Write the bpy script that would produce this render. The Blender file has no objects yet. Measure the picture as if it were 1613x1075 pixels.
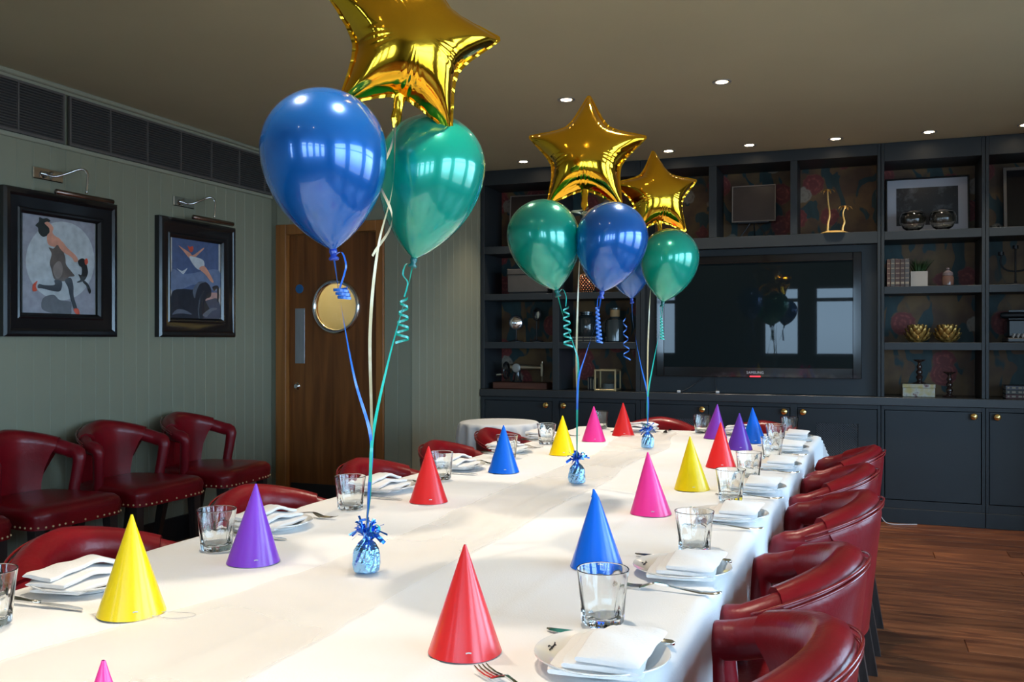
import bpy, bmesh, math, random
import numpy as np
from math import sin, cos, pi, radians as R
from mathutils import Vector, Matrix, noise
random.seed(7)
SC = bpy.context.scene
COL = SC.collection

# ------------------------------------------------------------------ camera, sky, exposure
cam = bpy.data.cameras.new('camera'); camo = bpy.data.objects.new('camera', cam); COL.objects.link(camo)
camo.location = (0, 0, 1.23); camo.rotation_euler = (R(90), 0, R(20.7))
cam.sensor_width = 36; cam.lens = 32.12; cam.shift_y = -0.0015; cam.clip_start = 0.05
SC.camera = camo
vs = SC.view_settings
SC.display_settings.display_device = 'sRGB'
vs.view_transform = 'Standard'; vs.look = 'None'; vs.exposure = 1.0; vs.gamma = 1.0; vs.use_curve_mapping = False
WORLD_STRENGTH = 6.2
LAMP_W = 37.0
LAMP_COL = (1.0, 0.86, 0.68)
w = bpy.data.worlds.new('overcast_sky'); SC.world = w; w.use_nodes = True
nt = w.node_tree; nt.nodes.clear()
o_ = nt.nodes.new('ShaderNodeOutputWorld'); b_ = nt.nodes.new('ShaderNodeBackground')
g_ = nt.nodes.new('ShaderNodeTexCoord'); s_ = nt.nodes.new('ShaderNodeSeparateXYZ'); r_ = nt.nodes.new('ShaderNodeValToRGB')
m_ = nt.nodes.new('ShaderNodeMath'); m_.operation = 'MULTIPLY_ADD'; m_.inputs[1].default_value = 0.5; m_.inputs[2].default_value = 0.5
nt.links.new(g_.outputs['Generated'], s_.inputs[0]); nt.links.new(s_.outputs['Z'], m_.inputs[0]); nt.links.new(m_.outputs[0], r_.inputs[0])
cr = r_.color_ramp
cr.elements[0].position = 0.40; cr.elements[0].color = (0.16, 0.19, 0.22, 1)
cr.elements[1].position = 0.505; cr.elements[1].color = (0.50, 0.74, 1.0, 1)
e = cr.elements.new(1.0); e.color = (0.42, 0.66, 1.0, 1)
b_.inputs['Strength'].default_value = WORLD_STRENGTH
nt.links.new(r_.outputs[0], b_.inputs[0]); nt.links.new(b_.outputs[0], o_.inputs[0])

# room constants (metres; camera stands at the origin, the table runs along +Y)
XL, XR, YB, YR, CEIL = -3.89, 2.6, 7.06, -2.6, 2.556
YD, XS = 5.47, -2.78          # door wall, lobby side wall
REAR_WINDOWS = [(-3.35, -2.95), (-1.50, -0.89), (-0.67, -0.02), (0.22, 0.87), (1.10, 1.75)]
RIGHT_WINDOWS = [(-1.4, 0.3), (0.8, 2.5), (3.0, 4.7)]
WZ0, WZ1 = 0.95, 2.12
RZ0, RZ1 = 0.45, 2.30
def portal(loc, rot, sx, sy):
    l = bpy.data.lights.new('sky_portal', 'AREA'); l.shape = 'RECTANGLE'; l.size = sx; l.size_y = sy
    l.cycles.is_portal = True
    o = bpy.data.objects.new('sky_portal', l); COL.objects.link(o); o.location = loc; o.rotation_euler = rot
for a, b in REAR_WINDOWS:
    portal(((a+b)/2, YR-0.12, (WZ0+WZ1)/2), (R(90), 0, 0), b-a, WZ1-WZ0)
for a, b in RIGHT_WINDOWS:
    portal((XR+0.12, (a+b)/2, (RZ0+RZ1)/2), (R(90), 0, R(90)), b-a, RZ1-RZ0)

# ------------------------------------------------------------------ materials
def lin(*c): return tuple(c) + (1,)
def pm(name, col, rough=0.5, metal=0.0, spec=0.5, coat=0.0, coatr=0.05, var=0.0, vscale=8, bump=0.0, bscale=60, trans=0.0, ior=None, emit=None, estr=0.0, sheen=0.0, stretch=None, rvar=0.0):
    m = bpy.data.materials.new(name); m.use_nodes = True
    n = m.node_tree.nodes; l = m.node_tree.links; p = n['Principled BSDF']
    p.inputs['Base Color'].default_value = lin(*col)
    p.inputs['Roughness'].default_value = rough; p.inputs['Metallic'].default_value = metal
    p.inputs['Specular IOR Level'].default_value = spec
    p.inputs['Coat Weight'].default_value = coat; p.inputs['Coat Roughness'].default_value = coatr
    p.inputs['Transmission Weight'].default_value = trans
    p.inputs['Sheen Weight'].default_value = sheen
    if ior: p.inputs['IOR'].default_value = ior
    if emit: p.inputs['Emission Color'].default_value = lin(*emit); p.inputs['Emission Strength'].default_value = estr
    co = None
    if var or bump or rvar:
        tc = n.new('ShaderNodeTexCoord'); mp = n.new('ShaderNodeMapping'); l.new(tc.outputs['Object'], mp.inputs[0])
        if stretch: mp.inputs['Scale'].default_value = stretch
        co = mp.outputs[0]
    if var or rvar:
        t = n.new('ShaderNodeTexNoise'); t.inputs['Scale'].default_value = vscale; t.inputs['Detail'].default_value = 5
        l.new(co, t.inputs[0])
        if var:
            mr = n.new('ShaderNodeMapRange'); mr.inputs[1].default_value = 0.3; mr.inputs[2].default_value = 0.7
            mr.inputs[3].default_value = 1-var; mr.inputs[4].default_value = 1+var
            l.new(t.outputs[0], mr.inputs[0])
            mx = n.new('ShaderNodeVectorMath'); mx.operation = 'SCALE'; mx.inputs[0].default_value = col
            l.new(mr.outputs[0], mx.inputs['Scale']); l.new(mx.outputs[0], p.inputs['Base Color'])
        if rvar:
            mr = n.new('ShaderNodeMapRange'); mr.inputs[1].default_value = 0.3; mr.inputs[2].default_value = 0.7
            mr.inputs[3].default_value = max(0, rough-rvar); mr.inputs[4].default_value = rough+rvar
            l.new(t.outputs[0], mr.inputs[0]); l.new(mr.outputs[0], p.inputs['Roughness'])
    if bump:
        t = n.new('ShaderNodeTexNoise'); t.inputs['Scale'].default_value = bscale; t.inputs['Detail'].default_value = 4
        l.new(co, t.inputs[0])
        bp = n.new('ShaderNodeBump'); bp.inputs['Strength'].default_value = bump; bp.inputs['Distance'].default_value = 0.01
        l.new(t.outputs[0], bp.inputs['Height']); l.new(bp.outputs[0], p.inputs['Normal'])
    return m
M = {}
M['wall'] = pm('wall_paint', (0.27, 0.27, 0.19), 0.55, var=0.03, vscale=3)
M['ceiling'] = pm('ceiling_paint', (0.47, 0.435, 0.29), 0.7, var=0.03, vscale=2)
M['cornice'] = pm('cornice_paint', (0.33, 0.33, 0.245), 0.55)
M['black'] = pm('black_paint', (0.012, 0.012, 0.014), 0.5)
M['vent'] = pm('vent_metal', (0.115, 0.10, 0.09), 0.5)
M['vent_dark'] = pm('vent_shadow', (0.02, 0.018, 0.018), 0.8)
M['navy'] = pm('navy_cabinet_paint', (0.022, 0.0265, 0.030), 0.46, spec=0.34, var=0.05, vscale=4)
M['lattice'] = pm('lattice_paint', (0.10, 0.11, 0.12), 0.4)
M['navy_top'] = pm('navy_worktop_paint', (0.028, 0.031, 0.034), 0.25)
M['leather'] = pm('burgundy_leather', (0.200, 0.0042, 0.009), 0.30, spec=0.33, coat=0.10, coatr=0.15, var=0.22, vscale=6, bump=0.10, bscale=90)
M['leather_inner'] = pm('burgundy_leather_inner', (0.18, 0.005, 0.011), 0.34, spec=0.35, coat=0.10, coatr=0.3, var=0.25, vscale=5, bump=0.10, bscale=90)
M['piping'] = pm('burgundy_piping', (0.22, 0.01, 0.013), 0.25, coat=0.6, coatr=0.1)
M['dark_wood'] = pm('dark_leg_wood', (0.03, 0.022, 0.02), 0.4, var=0.3, vscale=20, stretch=(4, 4, 0.6))
M['brass'] = pm('polished_brass', (0.80, 0.52, 0.18), 0.22, metal=1.0)
M['nail'] = pm('brass_nail', (0.85, 0.66, 0.36), 0.35, metal=0.6)
M['chrome'] = pm('polished_chrome', (0.72, 0.72, 0.72), 0.12, metal=1.0)
M['steel'] = pm('cutlery_steel', (0.70, 0.69, 0.66), 0.14, metal=1.0)
M['brushed'] = pm('brushed_aluminium', (0.42, 0.43, 0.45), 0.42, metal=0.8, var=0.08, vscale=40, stretch=(1, 1, 0.1))
M['china'] = pm('white_china', (0.80, 0.78, 0.74), 0.12, coat=0.5, coatr=0.03, var=0.01)
M['napkin'] = pm('white_napkin_linen', (0.82, 0.81, 0.80), 0.9, sheen=0.2, bump=0.15, bscale=220)
M['ink'] = pm('black_print', (0.02, 0.02, 0.025), 0.4)
M['frame'] = pm('black_lacquer_frame', (0.010, 0.009, 0.010), 0.22, coat=0.3, coatr=0.1)
M['white'] = pm('white_matt', (0.55, 0.55, 0.56), 0.7, var=0.02)
def glass_mat(name, col=(1, 1, 1), rough=0.0):
    m = pm(name, col, rough, trans=1.0, ior=1.48); return m
M['glass'] = glass_mat('clear_tumbler_glass', (0.97, 0.985, 0.975))
def pane_mat(name, tint=(1, 1, 1), refl=0.06):
    m = bpy.data.materials.new(name); m.use_nodes = True
    n = m.node_tree.nodes; l = m.node_tree.links; n.clear()
    o = n.new('ShaderNodeOutputMaterial'); t = n.new('ShaderNodeBsdfTransparent'); g = n.new('ShaderNodeBsdfGlossy'); x = n.new('ShaderNodeMixShader')
    lw = n.new('ShaderNodeLayerWeight'); pw = n.new('ShaderNodeMath'); pw.operation = 'POWER'; pw.inputs[1].default_value = 5; l.new(lw.outputs['Facing'], pw.inputs[0]); f = n.new('ShaderNodeMath'); f.operation = 'MULTIPLY_ADD'; f.inputs[1].default_value = 0.95; f.inputs[2].default_value = 0.04; l.new(pw.outputs[0], f.inputs[0])
    t.inputs[0].default_value = lin(*tint); g.inputs['Roughness'].default_value = 0.02
    l.new(f.outputs[0], x.inputs[0]); l.new(t.outputs[0], x.inputs[1]); l.new(g.outputs[0], x.inputs[2]); l.new(x.outputs[0], o.inputs[0])
    return m
M['pane'] = pane_mat('window_glass', (0.95, 0.97, 0.97))
M['cloth'] = pm('white_tablecloth', (0.83, 0.825, 0.82), 0.85, sheen=0.1, var=0.012, vscale=3, bump=0.12, bscale=300)
def runner_mat():
    m = bpy.data.materials.new('sheer_runner_organza'); m.use_nodes = True
    n = m.node_tree.nodes; l = m.node_tree.links; n.clear()
    o = n.new('ShaderNodeOutputMaterial'); t = n.new('ShaderNodeBsdfTransparent'); p = n.new('ShaderNodeBsdfPrincipled'); x = n.new('ShaderNodeMixShader')
    p.inputs['Base Color'].default_value = lin(0.78, 0.68, 0.54); p.inputs['Roughness'].default_value = 0.5; p.inputs['Sheen Weight'].default_value = 0.5
    tc = n.new('ShaderNodeTexCoord'); nz = n.new('ShaderNodeTexNoise'); nz.inputs['Scale'].default_value = 2.2; nz.inputs['Detail'].default_value = 2
    mr = n.new('ShaderNodeMapRange'); mr.inputs[1].default_value = 0.3; mr.inputs[2].default_value = 0.7; mr.inputs[3].default_value = 0.26; mr.inputs[4].default_value = 0.42
    l.new(tc.outputs['Object'], nz.inputs[0]); l.new(nz.outputs[0], mr.inputs[0]); l.new(mr.outputs[0], x.inputs[0])
    l.new(t.outputs[0], x.inputs[1]); l.new(p.outputs[0], x.inputs[2]); l.new(x.outputs[0], o.inputs[0])
    return m
M['runner'] = runner_mat()
def wood_mat(name, c1, c2, scale, stretch, rough, rnd=0.0, bump=0.1, spec=0.5, coat=0.0):
    m = bpy.data.materials.new(name); m.use_nodes = True
    n = m.node_tree.nodes; l = m.node_tree.links; p = n['Principled BSDF']
    tc = n.new('ShaderNodeTexCoord'); mp = n.new('ShaderNodeMapping'); mp.inputs['Scale'].default_value = stretch
    oi = n.new('ShaderNodeObjectInfo'); va = n.new('ShaderNodeVectorMath'); va.operation = 'SCALE'
    cx = n.new('ShaderNodeCombineXYZ'); l.new(oi.outputs['Random'], cx.inputs[0]); l.new(oi.outputs['Random'], cx.inputs[1]); l.new(oi.outputs['Random'], cx.inputs[2])
    l.new(cx.outputs[0], va.inputs[0]); va.inputs['Scale'].default_value = 37.0
    l.new(tc.outputs['Object'], mp.inputs[0]); ad = n.new('ShaderNodeVectorMath'); l.new(mp.outputs[0], ad.inputs[0]); l.new(va.outputs[0], ad.inputs[1])
    nz = n.new('ShaderNodeTexNoise'); nz.inputs['Scale'].default_value = scale; nz.inputs['Detail'].default_value = 7; nz.inputs['Distortion'].default_value = 0.7
    l.new(ad.outputs[0], nz.inputs[0])
    cr = n.new('ShaderNodeValToRGB'); cr.color_ramp.elements[0].position = 0.32; cr.color_ramp.elements[1].position = 0.70
    cr.color_ramp.elements[0].color = lin(*c1); cr.color_ramp.elements[1].color = lin(*c2); l.new(nz.outputs[0], cr.inputs[0])
    mr = n.new('ShaderNodeMapRange'); mr.inputs[3].default_value = 1-rnd; mr.inputs[4].default_value = 1+rnd; l.new(oi.outputs['Random'], mr.inputs[0])
    sc = n.new('ShaderNodeVectorMath'); sc.operation = 'SCALE'; l.new(cr.outputs[0], sc.inputs[0]); l.new(mr.outputs[0], sc.inputs['Scale'])
    l.new(sc.outputs[0], p.inputs['Base Color'])
    rr = n.new('ShaderNodeMapRange'); rr.inputs[3].default_value = rough-0.1; rr.inputs[4].default_value = rough+0.12; l.new(nz.outputs[0], rr.inputs[0]); l.new(rr.outputs[0], p.inputs['Roughness'])
    p.inputs['Specular IOR Level'].default_value = spec; p.inputs['Coat Weight'].default_value = coat; p.inputs['Coat Roughness'].default_value = 0.25
    bp = n.new('ShaderNodeBump'); bp.inputs['Strength'].default_value = bump; bp.inputs['Distance'].default_value = 0.004
    l.new(nz.outputs[0], bp.inputs['Height']); l.new(bp.outputs[0], p.inputs['Normal'])
    return m
M['floor'] = wood_mat('worn_floor_oak', (0.090, 0.026, 0.011), (0.26, 0.086, 0.030), 3.4, (1.0, 7, 7), 0.34, rnd=0.28, bump=0.3)
M['oak'] = wood_mat('door_oak', (0.125, 0.036, 0.006), (0.26, 0.086, 0.016), 2.0, (9, 9, 0.6), 0.42, bump=0.12)
M['oak_frame'] = wood_mat('door_frame_oak', (0.24, 0.080, 0.014), (0.40, 0.15, 0.034), 2.0, (9, 9, 0.6), 0.42, bump=0.12)
M['mahogany'] = wood_mat('mahogany', (0.05, 0.014, 0.008), (0.11, 0.035, 0.018), 3.0, (0.8, 6, 6), 0.35)
def wallpaper_mat():
    m = bpy.data.materials.new('floral_wallpaper'); m.use_nodes = True
    n = m.node_tree.nodes; l = m.node_tree.links; p = n['Principled BSDF']
    tc = n.new('ShaderNodeTexCoord')
    def mix(a, b, f):
        x = n.new('ShaderNodeMix'); x.data_type = 'RGBA'; l.new(f, x.inputs[0])
        if isinstance(a, tuple): x.inputs[6].default_value = lin(*a)
        else: l.new(a, x.inputs[6])
        if isinstance(b, tuple): x.inputs[7].default_value = lin(*b)
        else: l.new(b, x.inputs[7])
        return x.outputs[2]
    def ramp(src, a, b):
        mr = n.new('ShaderNodeMapRange'); mr.inputs[1].default_value = a; mr.inputs[2].default_value = b; l.new(src, mr.inputs[0]); return mr.outputs[0]
    def math2(op, a, b):
        x = n.new('ShaderNodeMath'); x.operation = op
        for i, v in enumerate((a, b)):
            if isinstance(v, (int, float)): x.inputs[i].default_value = v
            else: l.new(v, x.inputs[i])
        return x.outputs[0]
    nz = n.new('ShaderNodeTexNoise'); nz.inputs['Scale'].default_value = 5; nz.inputs['Detail'].default_value = 3; l.new(tc.outputs['Object'], nz.inputs[0])
    base = mix((0.085, 0.038, 0.014), (0.16, 0.085, 0.025), ramp(nz.outputs[0], 0.4, 0.6))
    # teal leaves: stretched, warped noise blobs with fine veins
    mp = n.new('ShaderNodeMapping'); mp.inputs['Rotation'].default_value = (0, R(35), 0); mp.inputs['Scale'].default_value = (1, 1, 0.45); l.new(tc.outputs['Object'], mp.inputs[0])
    n2 = n.new('ShaderNodeTexNoise'); n2.inputs['Scale'].default_value = 8; n2.inputs['Detail'].default_value = 1.5; n2.inputs['Distortion'].default_value = 1.2; l.new(mp.outputs[0], n2.inputs[0])
    wv = n.new('ShaderNodeTexWave'); wv.inputs['Scale'].default_value = 5; wv.inputs['Distortion'].default_value = 5; l.new(mp.outputs[0], wv.inputs[0])
    leafc = mix((0.011, 0.034, 0.036), (0.014, 0.042, 0.045), wv.outputs[0])
    c = mix(base, leafc, ramp(n2.outputs[0], 0.53, 0.56))
    # flowers: voronoi discs with ruffled petals
    for scale, off, c1, c2, rad in ((4.2, 0.0, (0.16, 0.022, 0.018), (0.34, 0.07, 0.05), 0.36), (3.6, 7.3, (0.26, 0.22, 0.17), (0.14, 0.09, 0.06), 0.20)):
        mpv = n.new('ShaderNodeMapping'); mpv.inputs['Location'].default_value = (off, 0, off); mpv.inputs['Scale'].default_value = (1, 0, 1); l.new(tc.outputs['Object'], mpv.inputs[0])
        nd = n.new('ShaderNodeTexNoise'); nd.inputs['Scale'].default_value = 26; nd.inputs['Detail'].default_value = 2; l.new(mpv.outputs[0], nd.inputs[0])
        vd = n.new('ShaderNodeVectorMath'); vd.operation = 'SCALE'; vd.inputs['Scale'].default_value = 0.035; l.new(nd.outputs['Color'], vd.inputs[0])
        va = n.new('ShaderNodeVectorMath'); l.new(mpv.outputs[0], va.inputs[0]); l.new(vd.outputs[0], va.inputs[1])
        v = n.new('ShaderNodeTexVoronoi'); v.inputs['Scale'].default_value = scale; v.inputs['Randomness'].default_value = 0.8; l.new(va.outputs[0], v.inputs[0])
        d = v.outputs['Distance']
        rings = math2('SINE', math2('MULTIPLY', d, 55.0), 0)
        v2 = n.new('ShaderNodeTexVoronoi'); v2.inputs['Scale'].default_value = scale*9; l.new(va.outputs[0], v2.inputs[0])
        pet = mix(c1, c2, math2('MULTIPLY', ramp(rings, -0.6, 1.0), ramp(v2.outputs['Distance'], 0.7, 0.1)))
        c = mix(c, pet, ramp(d, rad+0.02, rad-0.02))
    l.new(c, p.inputs['Base Color']); p.inputs['Roughness'].default_value = 0.6
    return m
M['wallpaper'] = wallpaper_mat()
HAT = {'red': (0.80, 0.020, 0.020), 'blue': (0.0, 0.135, 0.74), 'yellow': (0.92, 0.65, 0.0), 'pink': (0.86, 0.035, 0.29), 'purple': (0.25, 0.05, 0.60), 'dark_purple': (0.115, 0.03, 0.36), 'magenta_purple': (0.26, 0.04, 0.45)}
for k, c in HAT.items():
    M['hat_'+k] = pm('card_'+k, c, 0.30, coat=0.35, coatr=0.16)
def balloon_mat(name, col):
    m = pm(name, col, 0.22, metal=0.30, coat=1.0, coatr=0.03, spec=0.6); return m
M['balloon_blue'] = balloon_mat('pearl_blue_latex', (0.0, 0.118, 0.46))
M['balloon_green'] = balloon_mat('pearl_green_latex', (0.0, 0.37, 0.265))
M['knot_blue'] = pm('blue_latex_knot', (0.01, 0.05, 0.42), 0.35, coat=0.5)
M['knot_green'] = pm('green_latex_knot', (0.0, 0.13, 0.11), 0.35, coat=0.5)
M['gold_foil'] = pm('gold_foil', (0.93, 0.50, 0.03), 0.09, metal=1.0, rvar=0.05, vscale=6, bump=0.05, bscale=25)
M['blue_foil'] = pm('pale_blue_foil', (0.30, 0.58, 0.95), 0.16, metal=1.0, bump=0.5, bscale=70)
M['blue_foil_dark'] = pm('royal_blue_foil', (0.03, 0.17, 0.72), 0.2, metal=0.9, bump=0.3, bscale=80)
M['rib_blue'] = pm('blue_ribbon', (0.02, 0.16, 0.68), 0.3, coat=0.4)
M['rib_green'] = pm('teal_ribbon', (0.01, 0.46, 0.36), 0.3, coat=0.4)
M['rib_cream'] = pm('cream_ribbon', (0.62, 0.55, 0.33), 0.35, coat=0.3)

# ------------------------------------------------------------------ mesh helpers
class MB:
    def __init__(s): s.v = []; s.f = []; s.m = []
    def add(s, vs, fs, mi=0):
        b = len(s.v); s.v += [tuple(p) for p in vs]; s.f += [tuple(b+i for i in f) for f in fs]; s.m += [mi]*len(fs); return s
    def box(s, x0, x1, y0, y1, z0, z1, c=0.0, mi=0, xf=None):
        if c <= 0:
            vs = [(x, y, z) for x in (x0, x1) for y in (y0, y1) for z in (z0, z1)]
            fs = [(0, 1, 3, 2), (4, 6, 7, 5), (0, 4, 5, 1), (2, 3, 7, 6), (0, 2, 6, 4), (1, 5, 7, 3)]
        else:
            c = min(c, (x1-x0)/2.01, (y1-y0)/2.01, (z1-z0)/2.01)
            bm = bmesh.new(); bmesh.ops.create_cube(bm, size=1)
            for v in bm.verts: v.co = Vector(((x0+x1)/2+v.co.x*(x1-x0), (y0+y1)/2+v.co.y*(y1-y0), (z0+z1)/2+v.co.z*(z1-z0)))
            bmesh.ops.bevel(bm, geom=bm.edges[:], offset=c, segments=1, affect='EDGES', profile=0.5)
            bm.verts.index_update(); vs = [v.co[:] for v in bm.verts]; fs = [[v.index for v in f.verts] for f in bm.faces]; bm.free()
        if xf: vs = [xf @ Vector(v) for v in vs]
        return s.add(vs, fs, mi)
    def lathe(s, prof, n=24, o=(0, 0, 0), mi=0, mod=None, cap=False):
        vs = []; fs = []
        for k, (r, z) in enumerate(prof):
            for j in range(n):
                a = 2*pi*j/n; rr = r*(mod(a, k) if mod else 1)
                vs.append((o[0]+rr*cos(a), o[1]+rr*sin(a), o[2]+z))
        for k in range(len(prof)-1):
            for j in range(n):
                fs.append((k*n+j, k*n+(j+1) % n, (k+1)*n+(j+1) % n, (k+1)*n+j))
        if cap: fs.append(tuple(range(n))[::-1]); fs.append(tuple(range((len(prof)-1)*n, len(prof)*n)))
        return s.add(vs, fs, mi)
    def tube(s, pts, r, n=8, mi=0, flat=1.0, up=None, cap=True, closed=False):
        pts = [Vector(p) for p in pts]; N = len(pts)
        rs = r if isinstance(r, (list, tuple)) else [r]*N
        vs = []; fs = []; nrm = None
        for i, p in enumerate(pts):
            if closed: t = pts[(i+1) % N]-pts[i-1]
            else: t = pts[min(i+1, N-1)]-pts[max(i-1, 0)]
            t.normalize()
            if nrm is None:
                u = Vector(up) if up else (Vector((0, 0, 1)) if abs(t.z) < 0.9 else Vector((1, 0, 0)))
                nrm = (u-t*u.dot(t)).normalized()
            else: nrm = (nrm-t*nrm.dot(t)).normalized()
            bi = t.cross(nrm)
            for j in range(n):
                a = 2*pi*j/n; vs.append(p+nrm*(cos(a)*rs[i])+bi*(sin(a)*rs[i]*flat))
        for i in range(N if closed else N-1):
            for j in range(n):
                i2 = (i+1) % N
                fs.append((i*n+j, i*n+(j+1) % n, i2*n+(j+1) % n, i2*n+j))
        if cap and not closed: fs.append(tuple(range(n))[::-1]); fs.append(tuple(range((N-1)*n, N*n)))
        return s.add(vs, fs, mi)
    def ribbon(s, pts, wd, twist=0.0, mi=0, side=(1, 0, 0)):
        pts = [Vector(p) for p in pts]; N = len(pts); vs = []; fs = []
        for i, p in enumerate(pts):
            t = (pts[min(i+1, N-1)]-pts[max(i-1, 0)]).normalized()
            u = Vector(side); u = (u-t*u.dot(t)).normalized(); b = t.cross(u)
            a = twist*i/(N-1); d = u*cos(a)+b*sin(a)
            ww = wd[i] if isinstance(wd, list) else wd
            vs += [p-d*ww/2, p+d*ww/2]
        for i in range(N-1): fs.append((2*i, 2*i+1, 2*i+3, 2*i+2))
        return s.add(vs, fs, mi)
    def ball(s, c, r, n=12, mi=0, sz=1.0):
        prof = [(max(1e-4, r*sin(pi*k/(n//2))), -r*sz*cos(pi*k/(n//2))) for k in range(n//2+1)]
        return s.lathe(prof, n, c, mi)
    def poly(s, pts, th, mi=0):          # pts: list of 3D corners of a flat outline; th: extrusion vector
        n = len(pts); t = Vector(th); a = [Vector(p) for p in pts]; b = [p+t for p in a]
        return s.add(a+b, [tuple(range(n)), tuple(range(n, 2*n))[::-1]]+[(i, (i+1) % n, n+(i+1) % n, n+i) for i in range(n)], mi)
    def mesh(s, name, mats, smooth=40):
        me = bpy.data.meshes.new(name); me.from_pydata(s.v, [], s.f); 
        for m in (mats if isinstance(mats, (list, tuple)) else [mats]): me.materials.append(M[m] if isinstance(m, str) else m)
        if any(s.m): me.polygons.foreach_set('material_index', s.m)
        bm = bmesh.new(); bm.from_mesh(me); bmesh.ops.recalc_face_normals(bm, faces=bm.faces[:]); bm.to_mesh(me); bm.free()
        if smooth:
            me.polygons.foreach_set('use_smooth', [True]*len(me.polygons))
            if smooth < 180: me.set_sharp_from_angle(angle=R(smooth))
        me.update(); return me
    def obj(s, name, mats, parent=None, loc=None, smooth=40, rot=None):
        return link(name, s.mesh(name, mats, smooth), parent, loc, rot)
def link(name, data, parent=None, loc=None, rot=None):
    o = bpy.data.objects.new(name, data); COL.objects.link(o)
    if parent: o.parent = parent
    if loc: o.location = loc
    if rot: o.rotation_euler = rot
    return o
def tag(o, label, cat, group=None, kind=None):
    o['label'] = label; o['category'] = cat
    if group: o['group'] = group
    if kind: o['kind'] = kind
    return o
def thing(name, label, cat, loc=(0, 0, 0), rz=0.0, group=None):
    o = bpy.data.objects.new(name, None); o.empty_display_size = 0.05; COL.objects.link(o)
    o.location = loc; o.rotation_euler = (0, 0, rz)
    return tag(o, label, cat, group)
def struct(o): o['kind'] = 'structure'; return o
def kids(o): return list(o.children)
def dup(root, loc, rz, label, group=None):
    r = root.copy(); COL.objects.link(r); r.location = loc; r.rotation_euler = (0, 0, rz); r['label'] = label
    if group: r['group'] = group
    for ch in kids(root):
        c = ch.copy(); COL.objects.link(c); c.parent = r
        for g in kids(ch):
            d = g.copy(); COL.objects.link(d); d.parent = c
    return r
def B(name, x0, x1, y0, y1, z0, z1, mat, parent=None, c=0.0):
    """one box as its own object"""
    return MB().box(x0, x1, y0, y1, z0, z1, c).obj(name, mat, parent, smooth=30 if c else 0)
def bez(pts, n=12):
    """smooth Catmull-Rom curve through points"""
    P = [Vector(p) for p in pts]; P = [P[0]*2-P[1]]+P+[P[-1]*2-P[-2]]; out = []
    for i in range(1, len(P)-2):
        for k in range(n):
            t = k/n; a, b, c, d = P[i-1:i+3]
            out.append(0.5*((2*b)+(c-a)*t+(2*a-5*b+4*c-d)*t*t+(3*b-a-3*c+d)*t**3))
    out.append(P[-2]); return out

def text_mesh(body, size, mat, parent, matrix, name='lettering', shear=0.0, bold=0.0):
    c = bpy.data.curves.new('text', 'FONT'); c.body = body; c.size = size; c.align_x = 'CENTER'; c.align_y = 'CENTER'; c.shear = shear; c.resolution_u = 2; c.extrude = 0.0004; c.offset = bold
    tmp = bpy.data.objects.new('text', c); COL.objects.link(tmp)
    me = bpy.data.meshes.new_from_object(tmp.evaluated_get(bpy.context.evaluated_depsgraph_get())); bpy.data.objects.remove(tmp)
    me.materials.clear(); me.materials.append(M[mat]); q = link(name, me, parent); q.matrix_local = matrix; return q

# ------------------------------------------------------------------ floor of single planks
fl = MB().box(XL-0.1, XR+0.1, YR-0.1, YB+0.1, -0.12, -0.021).obj('floor', 'black', smooth=0); struct(fl)
PW = 0.165
plank_meshes = {}
def plank(x0, x1, y):
    L = round(x1-x0, 2)
    if L not in plank_meshes:
        plank_meshes[L] = MB().box(-L/2+0.0012, L/2-0.0012, -PW/2+0.0011, PW/2-0.0011, -0.02, 0.0, 0.0022).mesh('floor_plank', 'floor', 25)
    return link('plank', plank_meshes[L], fl, ((x0+x1)/2, y, random.uniform(-0.0006, 0.0)))
rp = random.Random(3); row = 0; y = YR
while y < YB:
    x = XL-0.4-rp.choice((0.0, 0.5, 0.9, 1.3))
    while x < XR:
        L = rp.choice((1.6, 2.0, 2.4)); x1 = x+L
        a, b = max(x, XL-0.05), min(x1, XR+0.05)
        if b-a > 0.05: plank(round(a, 2), round(b, 2), y+PW/2)
        x = x1
    y += PW; row += 1

# ------------------------------------------------------------------ ceiling, walls
c = MB().box(XL-0.1, XR+0.1, YR-0.1, YB+0.1, CEIL, CEIL+0.12).obj('ceiling', 'ceiling', smooth=0); struct(c)
BW = 0.10
board_cache = {}
def board(parent, p, axis, h, wdt=BW, nrm=1, z0=0.0, mat='wall'):
    """one tongue-and-groove board with chamfered long edges; p = (x, y) of its lower start"""
    k = (axis, round(h, 3), round(wdt, 3), nrm)
    if k not in board_cache:
        mb = MB(); t = 0.012; e = 0.0028
        prof = [(0, 0), (0, t-e), (e, t), (wdt-e, t), (wdt, t-e), (wdt, 0)]
        fn = (lambda a, b, z: (b*nrm, a, z)) if axis == 'y' else (lambda a, b, z: (a, -b*nrm, z))
        vs = [fn(a, b, z) for z in (0, h) for a, b in prof]; n = len(prof)
        fs = [(i, i+1, n+i+1, n+i) for i in range(n-1)]+[tuple(range(n)), tuple(range(n, 2*n))]
        mb.add(vs, fs); board_cache[k] = mb.mesh('wall_board', mat, 0)
    return link('panel_board', board_cache[k], parent, (p[0], p[1], z0))
wl = MB().box(XL-0.12, XL-0.012, YR-0.1, YB, 0, CEIL).obj('wall_left', 'wall', smooth=0); struct(wl)
y = 2.263
while y < YD-0.02:
    board(wl, (XL-0.012, y), 'y', 2.225, min(BW, YD-y)); y += BW
MB().box(XL-0.012, XL, YR, 2.263, 0, 2.225).obj('panel_field', 'wall', wl, smooth=0)
struct(MB().box(XL-0.012, XL+0.012, YR, YD, 2.225, 2.250, 0.004).obj('trim_1', 'cornice'))
struct(MB().box(XL-0.012, XL+0.006, YR, YD, 2.515, 2.535, 0.003).box(XL-0.012, XL+0.022, YR, YD, 2.531, CEIL, 0.006).obj('trim_2', 'cornice'))
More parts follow.
